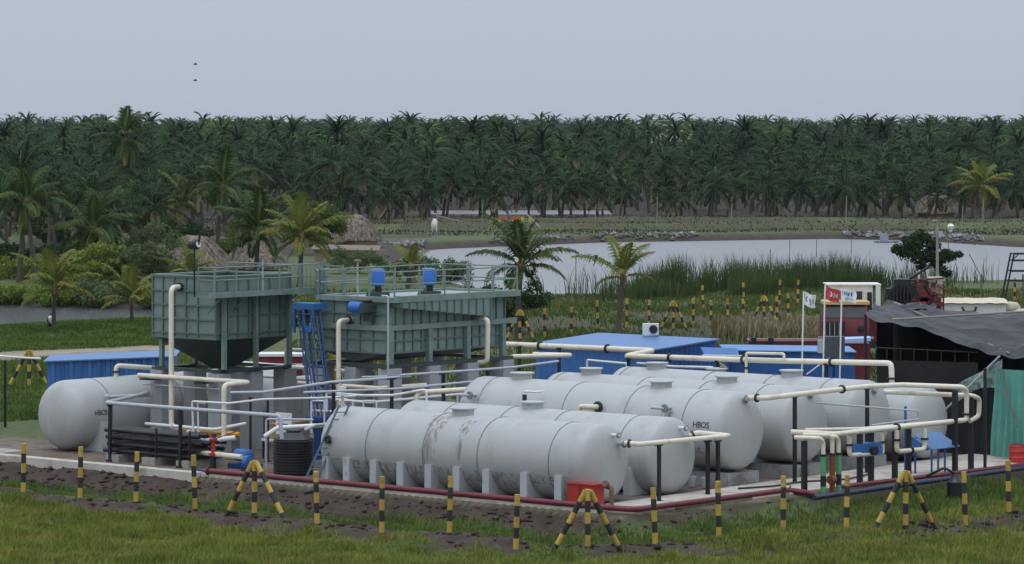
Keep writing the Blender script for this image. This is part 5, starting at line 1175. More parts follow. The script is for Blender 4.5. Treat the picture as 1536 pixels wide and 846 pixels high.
for x in (37.4, 39.4, 42.6, 45.4): MB().box((x-.6, 899.9 if x < 40.5 else 900.9, 9.6), (x+.6, 899.97 if x < 40.5 else 900.97, 11.0)).build('window', glass_dark, fb)

# ------------------------------------------------------------------ palms
def frond_arrays(Lf, pitch0, droop, n, leaf, lw, rs, hang_=.5, t0=.14):
    # rachis from the origin out along +X, arching down; leaflets on both sides. returns leaf V,F(tri) and rachis V,F(tri)
    k = 9; pts = [np.zeros(3)]; dirs = []
    for i in range(k):
        u = (i+.5)/k; p = pitch0-droop*(u**1.25); d = np.array([math.cos(p), 0, math.sin(p)]); dirs.append(d); pts.append(pts[-1]+d*Lf/k)
    pts = np.array(pts); dirs.append(dirs[-1]); dirs = np.array(dirs)
    V = []; F = []
    for side in (-1, 1):
        for j in range(n):
            u = t0+(1-t0)*(j+.5*rs.random())/n
            q = u*k; i = min(int(q), k-1); f = q-i
            p = pts[i]*(1-f)+pts[i+1]*f; d = dirs[i]
            prof = math.sin(PI*(.16+.80*((u-t0)/(1-t0))**.8))**.7
            ll = leaf*prof*(.8+.4*rs.random())
            sidev = np.array([0, side, 0.]); nrm = np.cross(d, [0, 1, 0]); nrm = -nrm if nrm[2] < 0 else nrm
            fw = .45+.5*u
            v1 = sidev*(1-.25*u)+d*fw+nrm*(.25+.2*rs.random()); v1 /= np.linalg.norm(v1)
            v2 = v1*.75+np.array([0, 0, -1.])*(hang_*(.7+.6*rs.random())); v2 /= np.linalg.norm(v2)
            m = p+v1*ll*.45; tip = m+v2*ll*.55
            wv = np.cross(v1, nrm); wv = wv/(np.linalg.norm(wv)+1e-9)*lw*.5
            b0 = len(V); V += [p, m-wv, m+wv, tip]; F += [(b0, b0+1, b0+2), (b0+1, b0+3, b0+2)]
    RV = []; RF = []
    for i in range(k+1):
        w_ = .05*(1-.8*i/k)+.008
        RV += [pts[i]+np.array([0, -w_, 0]), pts[i]+np.array([0, w_, 0]), pts[i]+np.array([0, 0, -w_*1.2])]
    for i in range(k):
        for a in range(3):
            p0, p1 = i*3+a, i*3+(a+1) % 3; RF += [(p0, p1, p1+3), (p0, p1+3, p0+3)]
    return np.array(V), np.array(F), np.array(RV), np.array(RF)
def ribbon_arrays(Lf, pitch0, droop, k, wid, rs):
    pts = [np.zeros(3)]
    for i in range(k):
        u = (i+.5)/k; p = pitch0-droop*(u**1.25); pts.append(pts[-1]+np.array([math.cos(p), 0, math.sin(p)])*Lf/k)
    V = []; F = []
    for i in range(k+1):
        u = i/k; w_ = wid*math.sin(PI*min(.97, .12+.85*u))**.6*(.75+.5*rs.random()); dn = .55+.5*rs.random(); p = pts[i]
        V += [p+np.array([.1, -w_*.75, -w_*dn]), p, p+np.array([.1, w_*.75, -w_*dn])]
    for i in range(k):
        a, b = 3*i, 3*i+3; F += [(a, a+1, b+1), (a, b+1, b), (a+1, a+2, b+2), (a+1, b+2, b+1)]
    return np.array(V), np.array(F)
def ribbon_crown(seed, nf, Lf, k, wid, wind):
    rs = np.random.default_rng(seed); LV = []; LF = []; o = 0
    for i in range(nf):
        u = (i+.5)/nf; az = i*2.39996+rs.random()*.4
        V, F = ribbon_arrays(Lf*(.75+.25*math.sin(PI*min(1, u*1.25)))*(.85+.3*rs.random()), 1.45-1.7*u+rs.normal()*.13, 1.2+.75*u+rs.normal()*.15, k, wid, rs)
        A = rotz(V, az); A[:, 0] += wind*(A[:, 0]**2+A[:, 1]**2)**.5*.5; LV.append(A); LF.append(F+o); o += len(A)
    return np.concatenate(LV), np.concatenate(LF)
def rotz(V, a):
    c, s = math.cos(a), math.sin(a); return V @ np.array([[c, s, 0], [-s, c, 0], [0, 0, 1]])
def crown_arrays(seed, nf, Lf, n, leaf, lw, wind=.0, want_mi=False):
    rs = np.random.default_rng(seed); LV = []; LF = []; o = 0; MI = []
    for i in range(nf):
        u = (i+.5)/nf; az = i*2.39996+rs.random()*.3
        pitch = 1.45-1.75*u+rs.normal()*.13; dr = 1.05+.75*u+rs.normal()*.18
        if u > .78: pitch -= .35; dr = .5
        L_ = Lf*(.72+.28*math.sin(PI*min(1, u*1.25)))*(.9+.2*rs.random())
        V, F, RV, RF = frond_arrays(L_, pitch, dr, n, leaf, lw, rs, .9+.6*u)
        for mi_, (A, B) in enumerate(((V, F), (RV, RF))):
            MI.append(np.full(len(B), mi_, dtype=np.int32)); A = rotz(A, az); A[:, 0] += wind*np.hypot(A[:, 0], A[:, 1])*.6
            LV.append(A); LF.append(B+o); o += len(A)
    if want_mi: return np.concatenate(LV), np.concatenate(LF), np.concatenate(MI)
    return np.concatenate(LV), np.concatenate(LF)
def trunk_mb(h, r0, r1, lean, seed, n=8, segs=9):
    rs = random.Random(seed); a = rs.uniform(0, 6.28); pts = []
    for i in range(segs+1):
        u = i/segs; k = lean*(u**1.6); pts.append(Vector((math.cos(a)*k, math.sin(a)*k, h*u)))
    b = MB(); b.tube(pts, lambda u: r0*(1-.15*u)*(1+.35*max(0, .12-u)/.12) + (r1-r0)*u, n); return b, pts[-1]
# plantation palms: a handful of grown shapes, each tree a thing of its own
GROVE = []
for k in range(10):
    rs = random.Random(100+k); h = 3.0+3.8*k/9+rs.uniform(-.3, .3)
    root = thing('coconut_palm', (0, 0, 0), 'coconut palm standing in the dense plantation beyond the pond', 'palm tree', 'plantation palms beyond the pond')
    b, top = trunk_mb(h, .17, .11, rs.uniform(.2, 1.2), k); b.build('trunk', bark, root)
    V, F, MI = crown_arrays(200+k, 22, 3.7+rs.uniform(-.3, .4), 24, .78, .10, .14, True)
    MI = np.where((MI == 0) & (np.arange(len(MI)) > len(MI)*(.93 if k % 3 else .82)), 2, MI).astype(np.int32)
    V = V+np.array(top); cr_ = np_mesh('crown', V, F, grove_m, root); cr_.data.materials.append(grove_rib); cr_.data.materials.append(grove_dead); cr_.data.polygons.foreach_set('material_index', MI)
    GROVE.append(root)
rg = np.random.default_rng(42)
spots = []
def grove_row(y, x0, x1, sp):
    x = x0+rg.random()*sp
    while x < x1:
        spots.append((x+rg.normal()*.7, y+rg.normal()*1.3)); x += sp*(.85+.3*rg.random())
y = 398.0; r = 0
while len(spots) < 370:
    hw = .148*y+7
    grove_row(y, -hw if y > 405 else -.148*y*.35, hw, 6.6); y += 6.4; r += 1
for (y, x0, x1) in ((256, -42, -33), (272, -46, -31), (286, -46, -28), (300, -47, -30), (318, -50, -28), (334, -53, -30), (350, -55, -24), (364, -58, -14), (377, -60, -10), (389, -62, -8)):
    grove_row(y, x0, x1, 5.8)
spots = [p for p in spots if poly_sd(np.array([p[0]]), np.array([p[1]]), GROVE_POND)[0] > 1 and not (46 < p[0] < 55 and 404 < p[1] < 418)]
spots = [p for p in spots if vnoise(np.array([p[0]]), np.array([p[1]]), 9.0, 91)[0] > .24]
spots.sort(key=lambda p: p[1]); spots = spots[:300]
Y_END = spots[-1][1]
first = [True]*10
front_row = sorted([p for p in spots if p[1] < 402 and p[0] > -21], key=lambda p: p[0]/p[1])
for i, (x, y) in enumerate(spots):
    dpt = (y-398 if x > -14 or y > 398 else rg.random()*60)/50
    k = int(np.clip(dpt*5+rg.normal()*1.8+1.2, 0, 9))
    if first[k]: o = GROVE[k]; first[k] = False
    else: o = copy_tree(GROVE[k])
    o['label'], o['group'] = 'coconut palm standing in the dense plantation beyond the pond', 'plantation palms beyond the pond'
    if x < -20 and y < 395: o['label'] = 'coconut palm among the trees at left, nearer than the main plantation'; o['group'] = 'palms at the left'
    if (x, y) in front_row and front_row.index((x, y)) < 20: o['label'] = 'coconut palm in the front row of the plantation across the pond, %s from left' % ORD[front_row.index((x, y))]
    s = .86+.26*rg.random()+(.18 if rg.random() < .06 else 0); o.location = (x, y, gz(x, y)-.1); o.rotation_euler = (rg.normal()*.03, rg.normal()*.03, rg.random()*6.28); o.scale = (s*1.05, s*1.05, s)
# far plantation, one mass
def trunk_arrays(h):
    V = []; F = []
    for z, r in ((0, .16), (h, .11)):
        for a in range(4): V.append((r*math.cos(a*PI/2), r*math.sin(a*PI/2), z))
    for a in range(4): F += [(a, (a+1) % 4, 4+(a+1) % 4), (a, 4+(a+1) % 4, 4+a)]
    return np.array(V, float), np.array(F)
def palm_template(seed, h, nf, k, wid):
    V, F = ribbon_crown(seed, nf, 3.9, k, wid, .15); V = V+np.array([0, 0, h]); TV, TF = trunk_arrays(h)
    return np.concatenate([V, TV]), np.concatenate([F, TF+len(V)])
def scatter(name, templates, pts, label, cat, mat, smin, smax):
    Vs = []; Fs = []; o = 0; Ts = []
    for i, (x, y, z) in enumerate(pts):
        V, F = templates[min(int(len(templates)*rg.random()**1.6), len(templates)-1)]; s = smin+(smax-smin)*rg.random()
        A = rotz(V, rg.random()*6.28)*s; A = A+np.array([x, y, z]); Vs.append(A.astype(np.float32)); Fs.append(F+o); o += len(V); Ts.append(np.full(len(V), .45+1.3*rg.random()**1.6, dtype=np.float32))
    ob = np_mesh(name, np.concatenate(Vs), np.concatenate(Fs), mat); at_ = ob.data.attributes.new('tint', 'FLOAT', 'POINT'); at_.data.foreach_set('value', np.concatenate(Ts)); tag(ob, label, cat, kind='stuff'); return ob
mid = [palm_template(300+k, (3.0, 3.8, 4.5, 5.3, 6.2, 7.6, 9.4)[k], 25, 7, .24) for k in range(7)]
pts = []; y = Y_END+3
while y < 800:
    hw = .148*y+8; sp = 6.6 if y < 620 else 8
    x = -hw+rg.random()*sp
    while x < hw: pts.append((x+rg.normal(), y+rg.normal()*1.5)); x += sp*(.8+.4*rg.random())
    y += sp
pa = np.array(pts); pz = height(pa[:, 0], pa[:, 1])
scatter('palm_plantation', mid, [(a[0], a[1], z-.1) for a, z in zip(pa, pz)], 'dense dark mass of coconut palms behind the first rows', 'palm grove', grove_mass, .88, 1.12)
farT = [palm_template(400+k, (5.2, 6.2, 7.2, 8.3, 9.4, 10.8)[k], 16, 4, .32) for k in range(6)]
pts = []; y = 806.0
while y < 3600:
    hw = .148*y+10; sp = 12 if y < 1300 else (19 if y < 2300 else 32)
    x = -hw+rg.random()*sp
    while x < hw: pts.append((x+rg.normal()*2, y+rg.normal()*3)); x += sp*(.7+.6*rg.random())
    y += sp
pa = np.array(pts); pz = height(pa[:, 0], pa[:, 1])
scatter('distant_palm_line', farT, [(a[0], a[1], z-.1) for a, z in zip(pa, pz)], 'hazy blue-grey line of distant palm tops on the horizon', 'palm grove', grove_mass, .85, 1.15)

# nearer palms, every frond its own piece
FR_V = []
def frond_mesh(seed, Lf, pitch, droop, mat, leaf=.8, n=34, lw=.05, hang_=.5):
    rs = np.random.default_rng(seed); V, F, RV, RF = frond_arrays(Lf, pitch, droop, n, leaf, lw, rs, hang_)
    me = bpy.data.meshes.new('frond')
    A = np.concatenate([V, RV]); B = np.concatenate([F, RF+len(V)])
    me.from_pydata(A.tolist(), [], B.tolist()); me.update(); me.materials.append(mat); me.materials.append(rachis_m)
    mi = np.zeros(len(B), dtype=np.int32); mi[len(F):] = 1; me.polygons.foreach_set('material_index', mi)
    return me
def frond_set(mat, seed, lw=.085):
    out = []
    for k in range(7):
        u = k/6; out.append(frond_mesh(seed+k, 1.0*2.6, 1.38-1.75*u, .55+.85*u, mat, .80, 42, lw, .55+.7*u))
    return out
SET_G = frond_set(frond_m, 500); SET_L = frond_set(frond_lit, 520)
SET_D = [frond_mesh(540+k, 2.4, -.85-.25*k, .3, frond_dead, .45, 24, .05, .9) for k in range(2)]
def near_palm(x, y, h, size, label, nf=16, lit=False, lean=(0, 0), seed=0, r=.15, dead=0, umax=1.0):
    rs = random.Random(seed); z = gz(x, y)
    o = thing('coconut_palm', (x, y, z), label, 'palm tree')
    pts = [Vector((x+lean[0]*(i/7)**1.7, y+lean[1]*(i/7)**1.7, z-.15+(h+.15)*i/7)) for i in range(8)]
    MB().tube(pts, lambda u: r*(1-.35*u)*(1+.5*max(0, .12-u)/.12), 10).build('trunk', bark, o)
    tp = pts[-1]
    cr = MB().lathe(tp-Vector((0, 0, .25)), ZUP, [(0, r*.7), (.15, r*1.25), (.35, r*1.1), (.6, r*.4)], 10).build('crown', husk, o)
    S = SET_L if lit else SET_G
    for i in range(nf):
        u = (i+.5)/nf; az = i*2.39996+rs.uniform(-.25, .25)
        me = S[min(6, int(u*umax*6.99))]
        f = bpy.data.objects.new('frond', me); col.objects.link(f); f.parent = cr
        f.location = (tp-o.location)+Vector((0, 0, .12*(1-u)))
        s = size*(.75+.3*math.sin(PI*min(1, u*1.3)))*rs.uniform(.88, 1.1)
        f.rotation_euler = (rs.uniform(-.12, .12), rs.uniform(-.15, .15), az); f.scale = (s, s, s)
    for i in range(dead):
        f = bpy.data.objects.new('dead_frond', SET_D[i % 2]); col.objects.link(f); f.parent = cr
        f.location = tp-o.location; f.rotation_euler = (0, 0, rs.uniform(0, 6.28)); f.scale = (size*.8,)*3
    return o
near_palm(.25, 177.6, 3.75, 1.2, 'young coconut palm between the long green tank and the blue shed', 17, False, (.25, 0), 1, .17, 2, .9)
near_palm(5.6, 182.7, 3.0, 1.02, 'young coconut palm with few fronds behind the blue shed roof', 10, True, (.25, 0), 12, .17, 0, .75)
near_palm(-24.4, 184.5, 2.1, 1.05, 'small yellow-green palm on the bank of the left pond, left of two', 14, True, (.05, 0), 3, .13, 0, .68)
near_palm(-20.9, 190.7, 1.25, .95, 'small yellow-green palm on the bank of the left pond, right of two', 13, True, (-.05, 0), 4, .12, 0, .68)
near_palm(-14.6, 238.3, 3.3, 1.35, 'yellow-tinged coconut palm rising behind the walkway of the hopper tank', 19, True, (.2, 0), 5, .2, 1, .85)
near_palm(-18.1, 245.0, 3.5, 1.5, 'broad green coconut palm left of the yellow-tinged one', 20, False, (.2, 0), 6, .2, 0, .85)
near_palm(-34.6, 243.4, 5.6, 1.25, 'tall drooping coconut palm near the left edge', 17, False, (.5, 0), 7, .2, 2)
near_palm(-29.9, 247.0, 3.6, 1.5, 'bushy dark coconut palm above the leafy shrubs at left', 17, False, (0, 0), 8, .22, 0)
near_palm(-39.6, 345.0, 9.6, 1.55, 'tallest palm with a leaning pale trunk, its crown above the treeline at left', 20, False, (1.0, 0), 9, .22, 2)
near_palm(-21.3, 228.0, 1.2, .95, 'short yellowish palm sprouting just behind the hopper tank', 10, True, (.1, 0), 10, .13, 0, .7)
near_palm(-7.0, 232.0, 1.6, .75, 'small yellow palm with few upright fronds behind the blue motors', 6, True, (.25, 0), 11, .2, 2, .6)
near_palm(52.8, 392.0, 4.2, 1.45, 'pale lit coconut palm at the front of the plantation on the right', 18, True, (.2, 0), 13, .18, 0)
near_palm(-31.4, 330.0, 3.8, 1.4, 'pale green palm in the middle distance left of the tall trees', 16, True, (.2, 0), 14, .2, 0)
near_palm(-25.5, 300.0, 5.6, 1.45, 'dark coconut palm behind the thatched huts', 18, False, (.4, 0), 15, .2, 1)

# ------------------------------------------------------------------ leafy trees and bushes
def leaf_cloud(clumps, N, size, seed, flat=.3):
    rs = np.random.default_rng(seed); C_ = np.array([c[:3] for c in clumps]); Rr = np.array([c[3] for c in clumps])
    pr = Rr**2; pr = pr/pr.sum(); k = rs.choice(len(clumps), N, p=pr)
    d = rs.normal(size=(N, 3)); d /= np.linalg.norm(d, axis=1)[:, None]; d[:, 2] *= .8
    rad = Rr[k]*(.25+.75*rs.random(N)**.7+.25*np.abs(rs.normal(size=N))); P = C_[k]+d*rad[:, None]
    t1 = rs.normal(size=(N, 3)); t1 /= np.linalg.norm(t1, axis=1)[:, None]
    t2 = np.cross(t1, rs.normal(size=(N, 3))); t2 /= np.linalg.norm(t2, axis=1)[:, None]
    s = size*(.6+.8*rs.random(N))[:, None]
    V = np.stack([P-t1*s, P+t2*s*.42, P+t1*s, P-t2*s*.42], 1).reshape(-1, 3); F = np.arange(4*N).reshape(-1, 4)
    return V, F
def leafy_tree(name, x, y, trunk_h, clumps, N, size, mat, label, cat, group=None, seed=0, r=.14, limbs=True):
    z = gz(x, y); o = thing(name, (x, y, z), label, cat, group); rs = random.Random(seed)
    b = MB(); base = Vector((x, y, z-.1)); fork = Vector((x+rs.uniform(-.1, .1), y, z+trunk_h))
    b.tube([base, base.lerp(fork, .5)+Vector((.06, 0, 0)), fork], r, 8, r2=r*.7).build('trunk', wood, o)
    if limbs:
        for c in clumps[:9]:
            e = Vector((x+c[0], y+c[1], z+c[2])); m = fork.lerp(e, .5)+Vector((0, 0, .15)); MB().tube([fork, m, e], r*.5, 6, r2=r*.12).build('limb', wood, o)
    V, F = leaf_cloud(clumps, N, size, seed); f = np_mesh('crown', V, F, mat, o)
    return o
def clumps_ellipsoid(seed, n, rx, ry, z0, z1, r0, r1, skew=0):
    rs = random.Random(seed); out = []
    for i in range(n):
        while True:
            a, b_, c = rs.uniform(-1, 1), rs.uniform(-1, 1), rs.uniform(-1, 1)
            if a*a+b_*b_+c*c < 1: break
        out.append((a*rx+skew*c, b_*ry, (z0+z1)/2+c*(z1-z0)/2, rs.uniform(r0, r1)))
    return out
leafy_tree('broadleaf_tree', 27.3, 228.8, 1.5, [(-1.0,0,3.1,.62),(-.3,.2,3.65,.5),(.4,0,3.1,.5),(-1.5,0,2.6,.42),(1.0,0,2.3,.5),(1.65,0,2.35,.38),(2.2,0,2.5,.24),(1.0,0,1.45,.36),(-.6,-.3,2.4,.6),(-.3,0,1.7,.34),(1.3,0,1.15,.25),(-1.9,.1,2.9,.3),(-.6,.2,3.3,.5),(.2,-.2,2.4,.5),(1.3,0,2.6,.3),(.7,.1,1.9,.35),(-2.1,0,2.75,.2),(1.55,0,1.25,.18),(.1,.1,3.6,.3)], 5000, .12, leaf_dark, 'dark spreading tree by the utility pole at the right edge of the pond', 'tree', None, 21, .1)
leafy_tree('broadleaf_tree', -37.0, 338, 1.4, clumps_ellipsoid(22, 40, 3.0, 2.5, 1.0, 4.4, .3, .9), 9000, .17, leaf_mid, 'round bushy dark green tree behind the left pond', 'tree', None, 22, .2)
leafy_tree('broadleaf_tree', -16.8, 300, 1.5, clumps_ellipsoid(23, 36, 2.3, 2.0, 1.2, 4.7, .25, .8), 8000, .14, leaf_mid, 'yellow-green leafy tree beside the pointed thatched hut', 'tree', None, 23, .16)
for i, (x, y, rx, z1, mt, l, n) in enumerate(((-27.4, 230, 2.3, 3.3, leaf_lush, 'tangled light green shrub over the left pond, leftmost', 7500), (-24.3, 229, 2.0, 2.9, leaf_grey, 'tangled grey-green shrub over the left pond, middle', 6500), (-30.0, 236, 1.7, 1.8, leaf_lush, 'low green shrub at the water edge near the left margin', 3500), (-21.9, 231, 1.4, 1.6, leaf_grey, 'low grey-green shrub behind the small right-hand palm', 3200), (-25.8, 250, 2.4, 4.0, leaf_grey, 'taller dull green shrub behind the tangled shrubs', 4500), (-33.5, 262, 2.2, 2.2, leaf_dark, 'dark shrub on the far side of the left pond', 3500), (-36.5, 300, 3.0, 2.4, leaf_dark, 'broad dark shrub left of the round bushy tree', 5000), (-30.5, 315, 3.2, 2.2, leaf_dark, 'dark undergrowth shrub right of the round bushy tree', 5000), (-42.5, 320, 3.2, 2.8, leaf_dark, 'dark undergrowth shrub at the left edge of the grove', 5000), (-24.5, 325, 2.6, 2.0, leaf_grey, 'dull green shrub behind the thatched huts', 4000), (-29.8, 268, 2.4, 2.0, leaf_lush, 'green shrub left of the thatched hut pair', 4500), (-36.0, 248, 2.2, 1.5, leaf_lush, 'low green shrub at the foot of the tall drooping palm', 4000), (-31.8, 246, 2.0, 1.6, leaf_grey, 'grey-green shrub right of the tall drooping palm', 4000), (-28.5, 256, 2.4, 2.6, leaf_dark, 'dark shrub under the bushy coconut palm', 5000), (-38.5, 268, 2.8, 2.0, leaf_dark, 'dark shrub at the left margin beyond the pond', 4500), (-32.6, 224.5, 1.9, 1.2, leaf_lush, 'bright low shrub overhanging the left pond at the left edge', 4200), (-29.2, 222.5, 1.8, 1.4, leaf_lush, 'bright low shrub overhanging the left pond behind the left small palm', 4200), (-26.0, 221, 1.7, 1.5, leaf_grey, 'grey-green shrub overhanging the left pond between the two small palms', 4200), (-22.6, 219, 1.6, 1.2, leaf_lush, 'bright low shrub overhanging the left pond behind the right small palm', 4000), (-22.0, 280, 2.6, 2.2, leaf_mid, 'green shrub behind the left thatched hut', 4500), (-34.5, 285, 2.6, 2.2, leaf_lush, 'green shrub in front of the palms at left', 4500), (-19.5, 345, 3.0, 2.0, leaf_dark, 'dark shrub in front of the grove, left of the pointed hut', 4500))):
    leafy_tree('shrub', x, y, .5, clumps_ellipsoid(30+i, 34, rx, 1.6, .1, z1, .18, .6), n, .12, mt, l, 'shrub', 'shrubs around the left pond', 30+i, .07)
for i, (x, y, rx, z1, l) in enumerate(((-7.2, 246, 2.4, 2.0, 'feathery grey-green thorn bush behind the long green tank, left one'), (-4.6, 244, 2.0, 1.5, 'feathery grey-green thorn bush behind the long green tank, right one'), (-11.4, 258, 2.6, 1.7, 'thorn bush in front of the yellow mud wall'))):
    leafy_tree('thorn_bush', x, y, .4, clumps_ellipsoid(50+i, 30, rx, 1.5, .2, z1, .15, .55), 4800, .09, leaf_grey, l, 'bush', 'thorn bushes by the main pond', 50+i, .06)
for i, (x, y) in enumerate(((-15.3, 176.5), (-13.6, 181), (-17.4, 186), (-11.5, 190), (-.9, 186), (-1.6, 205), (.6, 208))):
    leafy_tree('shrub', x, y, .3, clumps_ellipsoid(70+i, 22, 1.6, 1.2, .0, 1.1 if i < 4 else 1.5, .15, .5), 3000, .10, leaf_dark if i > 3 else leaf_mid, 'low leafy shrub behind the green tanks, %s from left' % ORD[i], 'shrub', 'low shrubs behind the green tanks', 70+i, .05, False)
fbz = gz(-24.6, 228.4)
fbr = thing('fallen_branch', (-24.6, 226.5, -.3), 'bare fallen branches lying over the left pond', 'branch')
for (a, b_, r0) in (((-22.4,226.8,.0), (-26.2,226.4,.0), .1), ((-23.2,226.8,.4), (-25.2,226.6,1.5), .08), ((-23.4,226.6,.3), (-22.2,226.9,.8), .07), ((-23.6,226.7,.2), (-25.9,226.0,.6), .06)):
    MB().tube([a, Vector(a).lerp(Vector(b_), .5)+Vector((0, 0, .15)), b_], r0, 8, r2=.02).build('branch', wood, fbr)

# ------------------------------------------------------------------ grass, reeds, rubble
def blades(P, h, w_, lean, seed, curve=.35):
    rs = np.random.default_rng(seed); N = len(P); az = rs.random(N)*2*PI; hh = h*(.55+.75*rs.random(N)); ll = lean*(rs.random(N)**.7)*hh
    d = np.stack([np.cos(az), np.sin(az), np.zeros(N)], -1); sv = np.stack([-np.sin(az+.6), np.cos(az+.6), np.zeros(N)], -1)*(w_/2*(.7+.6*rs.random(N)))[:, None]
    m = P+d*(ll*curve)[:, None]+np.array([0, 0, 1.])*(hh*.6)[:, None]; tip = P+d*ll[:, None]+np.array([0, 0, 1.])*hh[:, None]
    V = np.stack([P-sv, P+sv, m+sv*.7, m-sv*.7, tip], 1).reshape(-1, 3); b = (np.arange(N)*5)[:, None]
    F = np.concatenate([b+np.array([[0, 1, 2]]), b+np.array([[0, 2, 3]]), b+np.array([[3, 2, 4]])], 0)
    return V, F
def place(N, xr, yr, keep, seed):
    rs = np.random.default_rng(seed); x = xr[0]+(xr[1]-xr[0])*rs.random(N); y = yr[0]+(yr[1]-yr[0])*rs.random(N)
    k = keep(x, y, rs.random(N)); x, y = x[k], y[k]; return np.stack([x, y, height(x, y)-.02], -1)
def dens(x, y, lo, hi, s, seed): return sstep(lo, hi, vnoise(x, y, s, seed))
def keep_field(x, y, r):
    e, wob, s, t = edge_dist(x, y); nz_ = vnoise(x, y, .8, 11)
    d = sstep(7.0, 7.9, e+(nz_-.5)*1.6)
    md = np.where((s > 13.5) & (t > -5), sstep(6.6, 7.4, e+(nz_-.5)*1.5)*(1-sstep(9.0, 10.2, e+(nz_-.5)*2))*sstep(-1.5, 2.5, t), 0)
    d = np.maximum(d, np.where((s > 13.5) & (t > -5), .8*sstep(4.2, 5.5, e), 0))
    return (r < d*(1-.93*md)*(.45+.55*vnoise(x, y, .9, 33))) & (np.abs(x) < .151*y+.5)
P = place(330000, (-17, 17), (85.5, 108), keep_field, 1)
P = P[P[:, 1] < 107]
hh = .09+.16*vnoise(P[:, 0], P[:, 1], 1.6, 8)+.14*sstep(.6, .9, vnoise(P[:, 0], P[:, 1], .7, 81))
V, F = blades(P, hh, .034, .7, 2); tag(np_mesh('meadow_grass', V, F, grass_m), 'bright green meadow grass filling the foreground', 'grass', kind='stuff')
def keep_ditch(x, y, r):
    e, wob, s, t = edge_dist(x, y); nz_ = vnoise(x, y, .8, 11); rs_ = (s > 12)
    d = sstep(1.4, 2.4, e+(nz_-.5)*1.2)*(1-sstep(4.8, 5.6, e))
    d = np.where(rs_, sstep(.5, 1.0, e)*(1-sstep(5.0, 6.5, e)), d)
    wet = (e > 2.4) & (e < 3.7); d = d*np.where(wet, np.where(vnoise(x, y, 2.0, 40) > .5, .75, .10), 1)
    return (r < d*(.35+.65*vnoise(x, y, 1.2, 34))) & (np.abs(x) < .151*y+.5)
P = place(300000, (-17, 17), (92, 118), keep_ditch, 3)
ee = edge_dist(P[:, 0], P[:, 1])[0]
V, F = blades(P, (.15+.2*vnoise(P[:, 0], P[:, 1], 1.3, 9))*np.where(ee > 3.4, .55, 1), .035, .6, 4); tag(np_mesh('ditch_grass', V, F, grass_dark), 'darker grass growing along the ditch outside the yard kerb', 'grass', kind='stuff')
def keep_back(x, y, r):
    e, wob, s, t = edge_dist(x, y)
    inside = (s > -24.5) & (t < 26) & (s < 14)
    d = np.where(inside, 0, 1.0)*(np.minimum(poly_sd(x, y, MAIN_POND), poly_sd(x, y, LEFT_POND)) > 1.2)
    tl_ = 166.3+(x+24)*.95; d = d*np.where((y > tl_-6) & (y < tl_+2.2) & (x < -14), .04, 1)
    d = d*np.where((x < -11) & (y < 204), 0, 1)
    d = d*np.where((y > 174) & (y < 206) & (x > -4) & (x < 22), 1-.85*sstep(.42, .58, vnoise(x, y*.5, 3.0, 12)), 1)
    return (r < d*(.3+.7*vnoise(x, y, 3, 35))) & (np.abs(x) < .151*y+1)
P = place(260000, (-36, 36), (122, 232), keep_back, 5)
V, F = blades(P, (.14+.22*vnoise(P[:, 0], P[:, 1], 4, 10))*np.where(P[:, 0] < -13, .7, 1), .07, .6, 6); tag(np_mesh('rough_grass', V, F, M('rough_blades', (.075, .115, .028), .65, .35, .4, c2=(.14, .14, .05), c2_amt=.5, c2_scale=.2, transl=.2, spec=.1)), 'rough grass on the ground behind the yard and around the ponds', 'grass', kind='stuff')
def keep_bank(x, y, r):
    tl_ = 166.3+(x+24)*.95; e, wob, s, t = edge_dist(x, y)
    return (r < .5+.5*vnoise(x, y, 1.5, 37)) & (poly_sd(x, y, LEFT_POND) > .6) & ~((y > tl_-3.5) & (y < tl_+2.2)) & (np.abs(x) < .151*y+1) & ~((s > -24.5) & (t < 26)) & (x < -12-.02*(y-150))
P = place(230000, (-33, -11), (124, 204), keep_bank, 15)
V, F = blades(P, .10+.14*vnoise(P[:, 0], P[:, 1], 2.2, 38), .055, .8, 16); tag(np_mesh('bank_grass', V, F, M('bank_blades', (.085, .14, .028), .65, .35, .6, c2=(.13, .16, .04), c2_amt=.4, c2_scale=.3, transl=.2, spec=.1)), 'short green grass on the bank of the left pond and left of the container', 'grass', kind='stuff')
def keep_reed(x, y, r):
    sd = poly_sd(x, y, MAIN_POND); c = sstep(.28, .62, vnoise(x, y*.6, 3.2, 50)+.25*(vnoise(x, y, 1.0, 51)-.5))
    xl = np.where(x < 26, 1, .06)
    return (r < c*xl*(sd > -2.5)*(sd < 9.5)*(y < 260)*(x > 0))
P = place(120000, (0, 34), (212, 258), keep_reed, 7); P[:, 2] = np.maximum(P[:, 2], -.8)
V, F = blades(P, .9+1.7*vnoise(P[:, 0], P[:, 1], 2.2, 52)**1.3, .05, .4, 8); tag(np_mesh('reed_bed', V, F, reed_m), 'tall green reeds along the near shore of the pond', 'reeds', kind='stuff')
P = place(5000, (10.5, 16.2), (174, 184), lambda x, y, r: r < sstep(.3, .6, vnoise(x, y, 2, 60)), 9)
V, F = blades(P, .95, .06, .6, 10); tag(np_mesh('dry_grass', V, F, straw_m), 'tan dry grass clump between the rear posts and the trailer', 'grass', kind='stuff')
P = place(60000, (-60, 64), (352, 412), lambda x, y, r: (r < .7*vnoise(x, y, 5, 61)) & (poly_sd(x, y, MAIN_POND) > 1.5), 11)
V, F = blades(P, .20, .14, .8, 12); tag(np_mesh('bund_grass', V, F, M('bund_blades', (.048, .062, .024), .7, .35, .4, c2=(.09, .085, .04), c2_amt=.4, c2_scale=.2, spec=.1)), 'dull grass on the low bunds beyond the pond', 'grass', kind='stuff')
